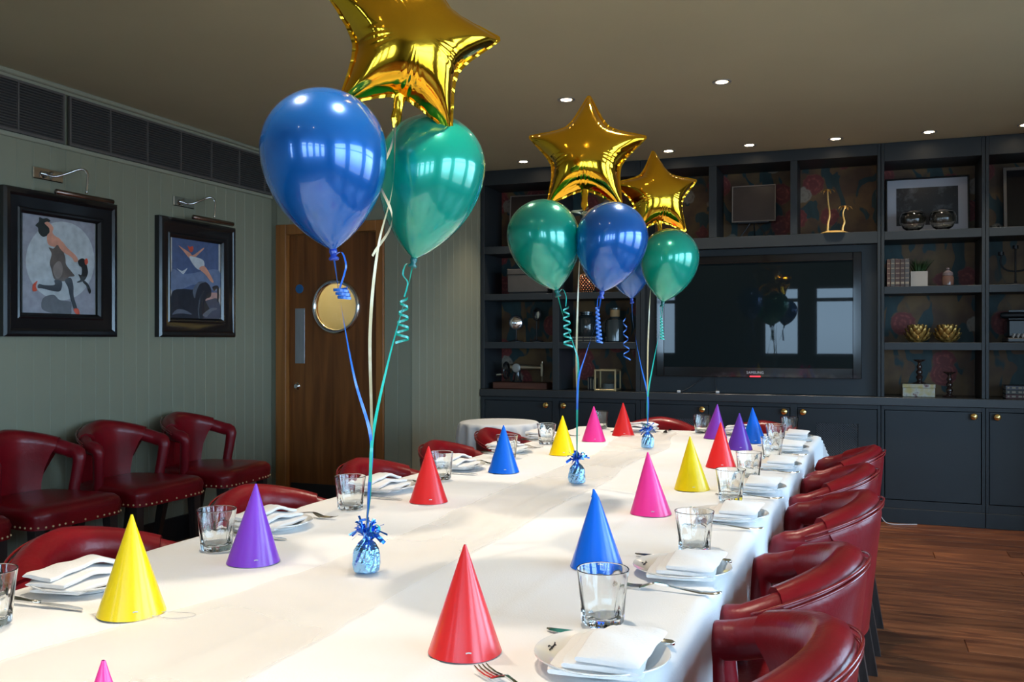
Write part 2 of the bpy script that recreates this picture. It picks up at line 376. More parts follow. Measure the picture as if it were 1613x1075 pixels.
struct(MB().box(XL, XL+0.014, YR, YD, 0, 0.15, 0.004).obj('baseboard_left', 'black'))
# lobby front wall with the door opening (X from -3.85 to -2.99, up to 2.04)
wf = MB().box(XL-0.1, -3.85, YD+0.012, YD+0.11, 0, CEIL).box(-2.99, XS-0.012, YD+0.012, YD+0.11, 0, CEIL).box(-3.85, -2.99, YD+0.012, YD+0.11, 2.04, CEIL).obj('wall_lobby_front', 'wall', smooth=0); struct(wf)
for a, b in ((-2.99, -2.885), (-2.885, XS)): board(wf, (a, YD+0.012), 'x', 2.225, b-a)
for k in range(8): board(wf, (-3.85+k*0.1075, YD+0.012), 'x', 0.185, 0.1075, z0=2.04)
MB().box(XL, XS, YD, YD+0.012, 2.225, CEIL).obj('top_panel', 'wall', wf, smooth=0)
struct(MB().box(XL, XS+0.006, YD-0.014, YD+0.01, 2.235, 2.262, 0.004).obj('trim_3', 'cornice'))
ws = MB().box(XS-0.11, XS-0.012, YD+0.11, YB, 0, CEIL).box(XS-0.022, XS-0.0121, YD+0.012, YD+0.11, 0, CEIL).obj('wall_lobby_side', 'wall', smooth=0); struct(ws)
y = YD
while y < 6.66: board(ws, (XS-0.012, y), 'y', CEIL, 0.112); y += 0.112
struct(MB().box(XS, XS+0.012, YD, 6.62, 0, 0.15, 0.004).obj('baseboard_lobby', 'black'))
struct(MB().box(-2.99+0.0, XS, YD-0.012, YD, 0, 0.15, 0.004).obj('baseboard_front', 'black'))
struct(MB().box(XL-0.12, XR+0.1, YB, YB+0.1, 0, CEIL).obj('wall_back', 'wall', smooth=0))
def pierced(name, lo, hi, wins, fn, WZ0=WZ0, WZ1=WZ1):
    mb = MB(); edges = [lo]+[v for ab in wins for v in ab]+[hi]
    for i in range(0, len(edges), 2): mb.box(*fn(edges[i], edges[i+1]), 0, CEIL)
    for a, b in wins: mb.box(*fn(a, b), 0, WZ0); mb.box(*fn(a, b), WZ1, CEIL)
    return struct(mb.obj(name, 'wall', smooth=0))
pierced('wall_rear', XL-0.12, XR+0.1, REAR_WINDOWS, lambda a, b: (a, b, YR-0.1, YR))
struct(MB().box(1.47, XR, 5.75, YB, 0, CEIL).obj('wall_return_added', 'wall', smooth=0))  # unseen wall projection, added to shade the low right end of the cabinets
pierced('wall_right', YR, YB, RIGHT_WINDOWS, lambda a, b: (XR, XR+0.1, a, b), RZ0, RZ1)
wi = 0
for wins, rear in ((REAR_WINDOWS, True), (RIGHT_WINDOWS, False)):
    for a, b in wins:
        wi += 1; fr = MB(); t = 0.045; WZ0, WZ1 = (0.95, 2.12) if rear else (RZ0, RZ1)
        def bx(p, q, z0, z1):
            if rear: fr.box(p, q, YR-0.07, YR-0.03, z0, z1)
            else: fr.box(XR+0.03, XR+0.07, p, q, z0, z1)
        bx(a, a+t, WZ0, WZ1); bx(b-t, b, WZ0, WZ1); bx(a+t, b-t, WZ0, WZ0+t); bx(a+t, b-t, WZ1-t, WZ1); bx(a+t, b-t, 1.86, 1.92)
        f = struct(fr.obj('window_%d' % wi, 'white', smooth=0))
        pn = MB()
        if rear: pn.add([(a, YR-0.05, WZ0), (b, YR-0.05, WZ0), (b, YR-0.05, WZ1), (a, YR-0.05, WZ1)], [(0, 1, 2, 3)])
        else: pn.add([(XR+0.05, a, WZ0), (XR+0.05, b, WZ0), (XR+0.05, b, WZ1), (XR+0.05, a, WZ1)], [(0, 1, 2, 3)])
        pn.obj('pane', 'pane', f, smooth=0)

# ventilation grilles along the top of the left wall
dv = [3.66+0.283*k for k in range(-6, 7)]
for gi, (a, b) in enumerate(((1.95, 3.645), (3.675, 5.45))):
    t = thing('vent_grille', ('near' if gi == 0 else 'far')+' slatted air grille under the ceiling, '+('left of and above the larger picture' if gi == 0 else 'above the picture of the flying swimmer'), 'vent', (XL, (a+b)/2, 2.252), 0, 'air grilles along the left wall')
    h = 0.262; o = (a+b)/2
    MB().box(0.001, 0.003, a-o, b-o, 0, h).obj('backing', 'vent_dark', t, smooth=0)
    fr = MB()
    fr.box(0.001, 0.014, a-o, b-o, 0, 0.012); fr.box(0.001, 0.014, a-o, b-o, h-0.012, h); fr.box(0.001, 0.014, a-o, a-o+0.012, 0.012, h-0.012); fr.box(0.001, 0.014, b-o-0.012, b-o, 0.012, h-0.012)
    fr.obj('frame', 'vent', t, smooth=0)
    y = a+0.283 if gi else b-0.283
    while a+0.05 < y < b-0.05:
        MB().box(0.001, 0.0145, y-o-0.004, y-o+0.004, 0.012, h-0.012).obj('divider', 'vent', t, smooth=0)
        y += 0.283 if gi else -0.283
    sl = MB(); n = 17
    for k in range(n):
        z = 0.012+(h-0.024)*(k+0.5)/n
        sl.add([(0.004, a-o+.012, z+0.004), (0.013, a-o+.012, z-0.003), (0.013, a-o+.012, z-0.0055), (0.004, a-o+.012, z+0.0015), (0.004, b-o-.012, z+0.004), (0.013, b-o-.012, z-0.003), (0.013, b-o-.012, z-0.0055), (0.004, b-o-.012, z+0.0015)],
               [(0, 1, 5, 4), (1, 2, 6, 5), (2, 3, 7, 6), (3, 0, 4, 7)])
    s = sl.obj('slats', 'vent', t, smooth=0); s['kind'] = 'stuff'

# ------------------------------------------------------------------ door with porthole
DZ0, DZ1, DXA, DXB = 0.004, 1.965, -3.762, -3.052
PC, PR = (-3.382, 1.458), 0.178
dj = MB(); 
dj.box(-3.85, DXA-0.004, YD-0.015, YD+0.11, 0, 2.04, 0.003).box(DXB+0.004, -2.99, YD-0.015, YD+0.11, 0, 2.04, 0.003).box(DXA-0.004, DXB+0.004, YD-0.015, YD+0.11, DZ1+0.004, 2.04, 0.003)
fr = struct(dj.obj('trim_4', 'oak_frame', smooth=30))
# leaf: a slab with a round hole
n = 48; y0, y1 = YD+0.03, YD+0.075; vs = []; fs = []
ring = [(PC[0]+PR*cos(2*pi*k/n), PC[1]+PR*sin(2*pi*k/n)) for k in range(n)]
def outer(a):
    dx, dz = cos(a), sin(a); t = 1e9
    if dx > 1e-6: t = min(t, (DXB-PC[0])/dx)
    if dx < -1e-6: t = min(t, (DXA-PC[0])/dx)
    if dz > 1e-6: t = min(t, (DZ1-PC[1])/dz)
    if dz < -1e-6: t = min(t, (DZ0-PC[1])/dz)
    return (PC[0]+dx*t, PC[1]+dz*t)
angs = sorted([2*pi*k/n for k in range(n)]+[math.atan2(z-PC[1], x-PC[0]) % (2*pi) for x in (DXA, DXB) for z in (DZ0, DZ1)])
n = len(angs)
inn = [(PC[0]+PR*cos(a), PC[1]+PR*sin(a)) for a in angs]; out = [outer(a) for a in angs]
for yy in (y0, y1):
    vs += [(x, yy, z) for x, z in inn]+[(x, yy, z) for x, z in out]
for k in range(n):
    j = (k+1) % n
    fs += [(k, j, n+j, n+k), (2*n+k, 3*n+k, 3*n+j, 2*n+j), (k, 2*n+k, 2*n+j, j), (n+k, n+j, 3*n+j, 3*n+k)]
door = struct(MB().add(vs, fs).obj('door_1', 'oak', smooth=0))
ringpts = [(PC[0]+(PR-0.003)*cos(2*pi*k/48), y0-0.004, PC[1]+(PR-0.003)*sin(2*pi*k/48)) for k in range(48)]
MB().tube(ringpts, 0.016, 10, closed=True, up=(0, -1, 0)).obj('porthole_ring', 'chrome', door)
MB().lathe([(0.0001, 0), (PR, 0)], 48).obj('porthole_pane', 'pane', door, (PC[0], YD+0.05, PC[1]), rot=(R(90), 0, 0))
B('push_plate', -3.715, -3.637, y0-0.003, y0, 1.061, 1.449, 'brushed', door, 0.001)
MB().lathe([(0.0001, 0.003), (0.031, 0.003), (0.032, 0)], 28).obj('sign_disc', pm('blue_sign', (0.02, 0.12, 0.30), 0.4), door, (-3.681, y0, 1.587), rot=(R(90), 0, 0))
MB().lathe([(0.0001, 0.02), (0.014, 0.02), (0.018, 0.012), (0.026, 0.006), (0.027, 0)], 24).obj('door_lock', 'chrome', door, (-3.70, y0, 0.90), rot=(R(90), 0, 0))
B('kick_plate', DXA+0.01, DXB-0.01, y0-0.003, y0, 0.012, 0.218, pm('dark_kick_plate', (0.03, 0.028, 0.026), 0.45, metal=0.3), door, 0.001)
# lamp of the lobby behind the porthole
ll = bpy.data.lights.new('lobby_lamp', 'POINT'); ll.energy = 42; ll.color = (1.0, 0.74, 0.40); ll.shadow_soft_size = 0.06
llo = link('lobby_lamp_light', ll, None, (-3.35, 6.2, 2.40))
lt = thing('lobby_lamp', 'round warm ceiling lamp of the lobby behind the porthole', 'lamp', (-3.35, 6.2, 2.44))
MB().lathe([(0.0001, 0.0), (0.06, 0.01), (0.09, 0.05), (0.09, 0.116), (0.0001, 0.116)], 24).obj('lamp_shade', pm('lit_shade', (0.8, 0.7, 0.5), 0.6, emit=(1, 0.75, 0.42), estr=0.3), lt)

# ------------------------------------------------------------------ recessed downlights
def downlight(i, x, y, label, energy, dome=False):
    t = thing('downlight', label, 'downlight', (x, y, CEIL), 0, 'recessed ceiling downlights')
    MB().lathe([(0.034, 0.0), (0.036, -0.003), (0.046, -0.004), (0.048, -0.0025), (0.049, 0.0)], 32).obj('rim', 'brushed' if not dome else 'chrome', t)
    MB().lathe([(0.0001, -0.0012), (0.029, -0.0012)], 32).obj('bulb', 'bulb', t)
    l = bpy.data.lights.new('downlight_beam', 'SPOT'); l.energy = energy; l.color = LAMP_COL; l.spot_size = R(84); l.spot_blend = 0.75; l.shadow_soft_size = 0.03
    lo = link('downlight_beam', l, None, (x, y, CEIL-0.012))
M['bulb'] = pm('lit_bulb', (1, 0.9, 0.7), 0.5, emit=(1.0, 0.80, 0.55), estr=22)
for k, (x, desc) in enumerate(((-2.327, 'small downlight over the shelf corner by the pale lobby wall'), (-1.784, 'small downlight behind the middle gold star balloon'), (-1.241, 'sparkling downlight just above the far gold star balloon'),
        (-0.688, 'small downlight before the shelf holding the blank brown picture'), (-0.134, 'small downlight before the shelf holding the gold palm trees'), (0.429, 'small downlight before the shelf holding the white-mounted print'), (0.975, 'small downlight at the far right end of the row by the shelves'))):
    downlight(k, x, 6.40, desc, LAMP_W*0.42)
for x, y, desc in ((-0.652, 4.78, 'single downlight in mid-ceiling, right of the middle gold star balloon'), (-1.504, 4.83, 'sparkling downlight in the ceiling just left of the middle gold star tip'),
        (-0.60, 3.18, 'second downlight over the right half of the table, from the shelves'), (-1.45, 3.18, 'second downlight over the left half of the table, from the shelves'),
        (-0.60, 1.55, 'third downlight over the right half of the table, from the shelves'), (-1.45, 1.55, 'third downlight over the left half of the table, from the shelves'),
        (-0.60, -0.1, 'rearmost downlight over the right half of the table'), (-1.45, -0.1, 'rearmost downlight over the left half of the table')):
    downlight(0, x, y, desc, LAMP_W)

# ------------------------------------------------------------------ fitted cabinets, worktop and shelving along the back wall
YF = 6.645
def knob(parent, x, z):
    MB().lathe([(0.009, 0), (0.007, 0.010), (0.008, 0.014), (0.020, 0.020), (0.023, 0.028), (0.020, 0.036), (0.010, 0.041), (0.0001, 0.042)], 20).obj('knob', 'brass', parent, (x, YF+0.006, z), rot=(R(90), 0, 0))
def base_unit(x0, x1, doors, label, grilles=()):
    t = thing('base_cabinet', label, 'cabinet', ((x0+x1)/2, YF+0.2, 0), 0, 'navy base cabinets under the worktop'); o = (x0+x1)/2; oy = YF+0.2
    mb = MB(); g = 0.0015
    xs = [x0+g]+[v for a, b, k in doors for v in (a, b)]+[x1-g]
    for i in range(0, len(xs), 2): mb.box(xs[i]-o, xs[i+1]-o, YF-oy, YF+0.02-oy, 0.100, 0.784, 0.0015)
    for a, b, k in doors: mb.box(a-o, b-o, YF-oy, YF+0.02-oy, 0.758, 0.784); mb.box(a-o, b-o, YF-oy, YF+0.02-oy, 0.100, 0.152)
    mb.box(x0+g-o, x0+0.02-o, YF+0.02-oy, 7.04-oy, 0.10, 0.784).box(x1-0.02-o, x1-g-o, YF+0.02-oy, 7.04-oy, 0.10, 0.784)
    mb.box(x0+0.02-o, x1-0.02-o, 7.02-oy, 7.04-oy, 0.10, 0.784).box(x0+g-o, x1-g-o, YF+0.02-oy, 7.04-oy, 0.08, 0.10)
    mb.obj('carcass', 'navy', t, smooth=30)
    B('plinth', x0+g-o, x1-g-o, YF-0.004-oy, YF+0.02-oy, 0.0, 0.098, 'navy', t, 0.002)
    for i, (a, b, kx) in enumerate(doors):
        e = 0.004; gr = [q for q in grilles if a < q[0] < b]
        d = MB()
        if gr:
            p, q, r, s = gr[0]; 
            d.box(a+e-o, p-o, YF+0.006-oy, YF+0.026-oy, 0.152+e, 0.758-e).box(q-o, b-e-o, YF+0.006-oy, YF+0.026-oy, 0.152+e, 0.758-e).box(p-o, q-o, YF+0.006-oy, YF+0.026-oy, 0.152+e, r).box(p-o, q-o, YF+0.006-oy, YF+0.026-oy, s, 0.758-e)
        else: d.box(a+e-o, b-e-o, YF+0.006-oy, YF+0.026-oy, 0.152+e, 0.758-e, 0.0015)
        dd = d.obj('cabinet_door', 'navy', t, smooth=30)
        MB().lathe([(0.009, 0), (0.007, 0.010), (0.008, 0.014), (0.020, 0.020), (0.023, 0.028), (0.020, 0.036), (0.010, 0.041), (0.0001, 0.042)], 20).obj('knob', 'brass', dd, (kx-o, YF+0.006-oy, 0.727), rot=(R(90), 0, 0))
        if gr:
            lt = MB(); st = 0.016; wd = q-p; hh = s-r
            for sgn in (1, -1):
                kk = -hh
                while kk < wd:
                    a0 = max(kk, 0); b0 = min(kk+hh, wd)
                    if b0-a0 > 0.002:
                        if sgn > 0: pts = [(p+a0-o, r+(a0-kk)), (p+b0-o, r+(b0-kk))]
                        else: pts = [(p+a0-o, s-(a0-kk)), (p+b0-o, s-(b0-kk))]
                        lt.tube([(pts[0][0], YF+0.016-oy+0.002*sgn, pts[0][1]), (pts[1][0], YF+0.016-oy+0.002*sgn, pts[1][1])], 0.0030, 4)
                    kk += st
            gg = lt.obj('vent_lattice', 'lattice', dd, smooth=0); gg['kind'] = 'stuff'
base_unit(-2.775, -1.500, [(-2.744, -2.181, -2.227), (-2.130, -1.533, -2.085)], 'navy two-door base cabinet with brass knobs at the left end, behind the round table')
base_unit(-1.500, 0.150, [(-1.466, -0.998, -1.043), (-0.944, -0.437, -0.477), (-0.390, 0.128, -0.351)], 'wide navy three-door base cabinet with mesh vents under the television', grilles=[(-1.36, -1.09, 0.42, 0.655), (-0.267, 0.007, 0.42, 0.655)])
base_unit(0.150, 0.780, [(0.171, 0.759, 0.711)], 'navy single-door base cabinet with knob at upper right, beside the television unit')
base_unit(0.780, 1.420, [(0.801, 1.389, 0.847)], 'navy base cabinet at the right end with its knob at upper left')
wt = MB().box(-2.775, 1.42, YF-0.022, 7.04, 0.786, 0.842, 0.003).obj('worktop', 'navy_top'); tag(wt, 'long navy worktop running over all the base cabinets', 'worktop')

def shelf_unit(name, x0, x1, label, dividers, rows, top, wall=True, z0=0.843):
    """open shelving bay; rows = list of (z_low, z_high) shelf boards"""
    o = (x0+x1)/2; oy = YF+0.2; t = thing(name, label, 'shelving', (o, oy, z0), 0, 'navy open shelving on the back wall'); g = 0.0015; yb = 7.035
    def bx(n, a, b, y0_, y1_, z0_, z1_, m, c=0.0015): return MB().box(a-o, b-o, y0_-oy, y1_-oy, z0_-z0, z1_-z0, c).obj(n, m, t, smooth=30)
    bx('side_panel', x0+g, dividers[0][0], YF, yb, z0, CEIL-0.002, 'navy'); bx('side_panel', dividers[-1][1], x1-g, YF, yb, z0, CEIL-0.002, 'navy')
    a, b = dividers[0][0], dividers[-1][1]
    bx('top_panel', a, b, YF, yb, top, CEIL-0.002, 'navy')
    bx('back_panel', a, b, yb-0.012, yb, z0, top, 'wallpaper', 0)
    cols = []
    xs = [a]+[v for d in dividers[1:-1] for v in d]+[b]
    for d in dividers[1:-1]: bx('divider', d[0], d[1], YF+0.001, yb-0.012, z0, top, 'navy')
    for i in range(0, len(xs), 2):
        for r in rows: bx('shelf', xs[i], xs[i+1], YF+0.002, yb-0.012, r[0], r[1], 'navy')
    return t
ROWS = [(1.160, 1.210), (1.537, 1.586), (1.900, 1.958)]
shelf_unit('shelf_unit', -2.775, -1.500, 'navy left-hand shelving of two columns papered with dark flowers, left of the television', [(-2.744, -2.744), (-2.181, -2.130), (-1.533, -1.533)], ROWS, 2.440)
shelf_unit('shelf_unit', 0.150, 0.780, 'navy single-column shelving right of the television, holding the artichoke ornaments', [(0.171, 0.171), (0.759, 0.759)], ROWS, 2.430)
shelf_unit('shelf_unit', 0.780, 1.420, 'navy shelving at the right end of the wall, partly out of frame', [(0.801, 0.801), (1.389, 1.389)], ROWS, 2.430)
# central television unit: recess below, three papered niches above
o, oy, z0 = -0.675, YF+0.2, 0.843
t = thing('television_unit', 'wide navy unit framing the television with three papered niches above', 'shelving', (o, oy, z0), 0, 'navy open shelving on the back wall')
def bx(n, a, b, y0_, y1_, z0_, z1_, m, c=0.0015): return MB().box(a-o, b-o, y0_-oy, y1_-oy, z0_-z0, z1_-z0, c).obj(n, m, t, smooth=30)
bx('side_panel', -1.4985, -1.466, YF, 7.035, z0, CEIL-0.002, 'navy'); bx('side_panel', 0.128, 0.1485, YF, 7.035, z0, CEIL-0.002, 'navy')
bx('top_panel', -1.466, 0.128, YF, 7.035, 2.475, CEIL-0.002, 'navy'); bx('shelf', -1.466, 0.128, YF+0.001, 7.023, 1.882, 1.962, 'navy')
bx('recess_panel', -1.466, 0.128, YF+0.075, YF+0.095, z0, 1.882, 'navy'); bx('back_panel', -1.466, 0.128, 7.023, 7.035, 1.962, 2.475, 'wallpaper', 0)
for a, b in ((-0.998, -0.944), (-0.437, -0.390)): bx('divider', a, b, YF+0.001, 7.023, 1.962, 2.475, 'navy')

# ------------------------------------------------------------------ dining table and its cloth
TX0, TX1, TY0, TY1, TZ = -1.495, -0.225, 0.35, 4.84, 0.75
t = thing('dining_table', 'long dining table hidden under the white cloth', 'table', ((TX0+TX1)/2, (TY0+TY1)/2, 0)); o = (TX0+TX1)/2; oy = (TY0+TY1)/2
B('table_top', TX0+0.012-o, TX1-0.012-o, TY0+0.012-oy, TY1-0.012-oy, 0.71, TZ-0.006, 'dark_wood', t, 0.004)
for yy in (TY0+0.12, 1.85, 3.35, TY1-0.12): 
    B('leg', -0.05, 0.05, yy-0.05-oy, yy+0.05-oy, 0, 0.709, 'dark_wood', t, 0.004)
TROT = R(-1.5)
def turn(x, y): dx, dy = x+0.86, y-2.6; return (-0.86+cos(TROT)*dx-sin(TROT)*dy, 2.6+sin(TROT)*dx+cos(TROT)*dy)
t.rotation_euler.z = TROT; t.location.x, t.location.y = turn(o, oy)
def gauss(x, s): return math.exp(-(x/s)**2)
def relief(wx, wy):
    n1 = noise.noise((wx*3.1, wy*2.2, 1.0))*0.0030+noise.noise((wx*8, wy*5.5, 4.0))*0.0014
    n2 = max(0, noise.noise((wx*2.4+noise.noise((wx*4, wy*4, 9))*0.5, wy*7.0, 2.0))-0.22)*0.011
    cr = sum(a*gauss(wy-c-0.10*(wx+0.86)*q, 0.010) for c, a, q in ((0.95, .0022, .1), (1.46, .0024, -.25), (1.98, .0020, .12), (2.58, .0024, 0.05), (3.28, .0024, -.08), (3.9, .0020, .1)))
    cr += sum(a*gauss(wx-c, 0.009) for c, a in ((-1.24, .0018), (-0.55, .0018)))
    step = 0.0018/(1+math.exp(max(-40, min(40, -(wy-2.18+0.04*(wx+0.86))/0.004))))+0.0018/(1+math.exp(max(-40, min(40, (wy-3.52)/0.004))))
    return n1+n2+cr+step
def ztop(x, y):
    """height of the cloth at a world position"""
    dx, dy = x+0.86, y-2.6; return TZ-0.002+relief(-0.86+cos(TROT)*dx+sin(TROT)*dy, 2.6-sin(TROT)*dx+cos(TROT)*dy)
def cloth_mesh():
    D = 0.215; st = 0.0155; r = 0.018
    nx = int(round((TX1-TX0+2*D)/st)); ny = int(round((TY1-TY0+2*D)/st))
    cx, cy, hx, hy = (TX0+TX1)/2, (TY0+TY1)/2, (TX1-TX0)/2, (TY1-TY0)/2
    vs = []; fs = []
    def drop(e):      # outward offset and fall for arc length e past the edge
        a = min(e/r, pi/2); return r*sin(a), r*(1-cos(a))+max(0, e-r*pi/2)
    for i in range(nx+1):
        for j in range(ny+1):
            u = -hx-D+(2*hx+2*D)*i/nx; v = -hy-D+(2*hy+2*D)*j/ny
            ex, ey = max(0, abs(u)-hx+r), max(0, abs(v)-hy+r); sx, sy = (1 if u > 0 else -1), (1 if v > 0 else -1)
            x = max(-hx+r, min(hx-r, u)); y = max(-hy+r, min(hy-r, v)); z = 0.0
            f = max(0, ex-0.03)/D; g = max(0, ey-0.03)/D; wx, wy = cx+x, cy+y
            if ex > 0 and ey > 0:
                ox, zx = drop(ex); oy_, zy = drop(ey); k = min(ex, ey)
                x += sx*(ox*0.6+k*0.42); y += sy*(oy_*0.6+k*0.42); z = -(zx**5+zy**5)**0.2
            elif ex > 0:
                ox, zx = drop(ex); ph = noise.noise((wy*2.3, sx*3.1, 0.5))*5
                x += sx*(ox+f*(0.006+0.015*sin(wy*27+ph)+0.007*sin(wy*53+1.3*ph))); z = -zx+0.006*f*sin(wy*9); x -= sx*0.012*f*min(1, max(0, (4.55-wy)/0.2))
                z = min(z, 0)
            elif ey > 0:
                oy_, zy = drop(ey); y += sy*(oy_+g*(0.005+0.012*sin(wx*31))); z = -zy
            if ex == 0 or ey == 0:
                flat = 1.0-min(1, (ex+ey)/0.05)
                z += flat*relief(wx, wy)
            vs.append(turn(cx+x, cy+y)+(TZ-0.002+z,))
    for i in range(nx):
        for j in range(ny):
            a = i*(ny+1)+j; fs.append((a, a+ny+1, a+ny+2, a+1))
    return MB().add(vs, fs)
cl = cloth_mesh().obj('tablecloth', 'cloth', smooth=180); tag(cl, 'large white cloth spread over the long dining table', 'tablecloth')
# sheer runner along the middle
vs = []; fs = []; n = 150; mcol = 14
for i in range(n+1):
    y = 0.55+(4.62-0.55)*i/n
    xa = -1.04-0.14*gauss(y-0.95, 0.45)+0.022*noise.noise((y*1.7, 0, 0)); xb = -0.80+0.03*noise.noise((y*1.5, 5, 0))
    if y > 3.0: k = (y-3.0)/1.6; xa += 0.06*k*sin(y*4); xb += 0.05*k*sin(y*5+1)
    for j in range(mcol+1):
        q = j/mcol; x = xa+(xb-xa)*q
        fold = 0.006*gauss(q-0.62-0.1*sin(y*1.1), 0.05)+0.004*gauss(q-0.93, 0.04)+0.003*gauss(q-0.06, 0.04)
        rum = 0.010*max(0, noise.noise((x*9, y*5, 3)))*min(1, max(0, (y-2.95)/0.3))
        vs.append((x, y, ztop(x, y)+0.0042+fold+rum+0.001*noise.noise((x*14, y*6, 0))))
for i in range(n):
    for j in range(mcol): a = i*(mcol+1)+j; fs.append((a, a+1, a+mcol+2, a+mcol+1))
tag(MB().add(vs, fs).obj('table_runner', 'runner', smooth=180), 'sheer beige runner lying along the middle of the white tablecloth', 'runner')

# ------------------------------------------------------------------ upholstered tub chairs
def chair_parts(t):
    def foot(phi, z, n):              # point on the horseshoe, n = inward offset from the outer face
        lean = 0.045*(0.79-z)/0.39
        a, b = 0.285-0.9*lean, 0.285-0.25*lean
        p = abs(phi); cx = -0.005
        if p <= 90: nx, ny = -cos(R(phi)), sin(R(phi)); return Vector((cx+(a-n)*nx, (b-n)*ny, z))
        return Vector((cx+(p-90)*0.0045, (1 if phi > 0 else -1)*(b-n), z))
    def ztop(phi): return 0.800-0.115*(min(abs(phi), 100)/100)**1.5
    # back: padded shell, narrower towards the seat
    prof = [(0.0, 0.41), (0.0, 0.55), (0.0, 0.66), (0.0, 0.735), (0.004, 0.765), (0.018, 0.790), (0.042, 0.800), (0.066, 0.793), (0.079, 0.770), (0.079, 0.735), (0.070, 0.68), (0.060, 0.60), (0.055, 0.53), (0.055, 0.45)]
    nu = 26; vs = []; fs = []
    for i in range(nu+1):
        q = -1+2*i/nu
        for n_, z in prof:
            v = min(1, max(0, (z-0.45)/0.30)); ph = q*(35+23*v**2.0)
            zz = z if z < 0.6 else 0.6+(z-0.6)*(ztop(ph)-0.6)/0.2
            vs.append(foot(ph, zz, n_))
    m = len(prof)
    for i in range(nu):
        for k in range(m-1): fs.append((i*m+k, (i+1)*m+k, (i+1)*m+k+1, i*m+k+1))
        fs.append((i*m+m-1, (i+1)*m+m-1, (i+1)*m, i*m))
    fs += [tuple(range(m)), tuple(range(nu*m, nu*m+m))[::-1]]
    MB().add(vs, fs).obj('backrest', 'leather', t, smooth=55)
    # arms: a stuffed rail that turns down to the seat
    for s in (-1, 1):
        path = []; rad = []
        for ph in range(48, 73, 4): c = foot(s*ph, ztop(ph)-0.048, 0.036); path.append(c); rad.append(0.0365)
        e = path[-1]
        path += [e+Vector((0.030, -s*0.001, -0.004)), e+Vector((0.046, -s*0.002, -0.012)), e+Vector((0.053, -s*0.004, -0.026)), e+Vector((0.053, -s*0.006, -0.045)), e+Vector((0.047, -s*0.012, -0.10)), e+Vector((0.038, -s*0.020, -0.17)), e+Vector((0.032, -s*0.024, -0.225))]
        rad += [0.0365, 0.0360, 0.0335, 0.0305, 0.0285, 0.0275, 0.0285]
        MB().tube(path, rad, 14, flat=0.86, up=(0, 0, 1)).obj('armrest', 'leather_inner', t, smooth=60)
    # double piping round the outer top edge
    pp = MB()
    for dz, dn in ((-0.022, -0.0015), (-0.034, -0.0015)):
        pts = [foot(ph, ztop(ph)+dz, dn) for ph in range(-73, 74, 4)]
        pp.tube(pts, 0.0032, 6)
    pp.obj('piping', 'piping', t, smooth=180)
    # seat cushion
    vs = []; fs = []; nn = 40
    def outline(k, ins):
        a = 2*pi*k/nn; c, s_ = cos(a), sin(a); ex = 0.32
        x = 0.245*math.copysign(abs(c)**ex, c); y = math.copysign(abs(s_)**ex, s_)
        w = 0.235+0.025*(x/0.245)
        return (0.022+x*(1-ins*4), y*w*(1-ins*4))
    layers = [(0.03, 0.395), (0.0, 0.400), (0.0, 0.435), (-0.003, 0.455), (0.004, 0.478), (0.020, 0.493), (0.06, 0.502), (0.12, 0.506), (0.2, 0.508)]
    for ins, z in layers:
        for k in range(nn): x, y = outline(k, ins); vs.append((x, y, z))
    for l_ in range(len(layers)-1):
        for k in range(nn): fs.append((l_*nn+k, l_*nn+(k+1) % nn, (l_+1)*nn+(k+1) % nn, (l_+1)*nn+k))
    fs += [tuple(range(nn))[::-1], tuple(range((len(layers)-1)*nn, len(layers)*nn))]
    st = MB().add(vs, fs).obj('seat', 'leather', t, smooth=60)
    nt_ = MB(); pts = [Vector(outline(k*0.1, -0.0005)+(0.412,)) for k in range(0, 400)]
    acc = 0; last = pts[0]
    for p in pts[1:]+pts[:1]:
        acc += (p-last).length; last = p
        if acc > 0.030 and p.x > -0.1: acc = 0; nt_.ball(p, 0.0055, 6)
    n_ = nt_.obj('nail_trim', 'nail', st, smooth=180); n_['kind'] = 'stuff'
    for sx in (-1, 1):
        for sy in (-1, 1):
            tx, ty = 0.20 if sx > 0 else -0.19, sy*(0.205 if sx > 0 else 0.175); bxx, byy = (0.215 if sx > 0 else -0.262), sy*(0.21 if sx > 0 else 0.185)
            a, b = 0.024, 0.016; lv = []
            for (cx, cy, h, z) in ((tx, ty, a, 0.399), (bxx, byy, b, 0.0)): lv += [(cx-h, cy-h, z), (cx+h, cy-h, z), (cx+h, cy+h, z), (cx-h, cy+h, z)]
            MB().add(lv, [(0, 1, 2, 3), (4, 7, 6, 5), (0, 4, 5, 1), (1, 5, 6, 2), (2, 6, 7, 3), (3, 7, 4, 0)]).obj('leg', 'dark_wood', t, smooth=0)
chair0 = None
def chair(x, y, rz, label, group):
    global chair0
    if chair0 is None:
        chair0 = thing('tub_chair', label, 'chair', (x, y, 0), rz, group); chair_parts(chair0); return chair0
    return dup(chair0, (x, y, 0), rz, label, group)
G1, G2 = 'burgundy tub chairs around the long table', 'burgundy tub chairs lined up against the left wall'
for x, y, d, jz in ((-0.005, 1.47, 'burgundy tub chair nearest the camera on the right, by the near red hat', 0), (0.012, 2.05, 'second burgundy tub chair on the right, level with the bent blue hat', -4), (0.058, 2.80, 'third burgundy tub chair on the right, level with the pink hat', -1), (0.060, 3.43, 'fourth burgundy tub chair on the right, level with the right yellow hat', -3), (0.095, 4.03, 'farthest burgundy tub chair on the right, just before the dark cabinets', -3)):
    chair(x-0.277, y, R(180+jz), d, G1)
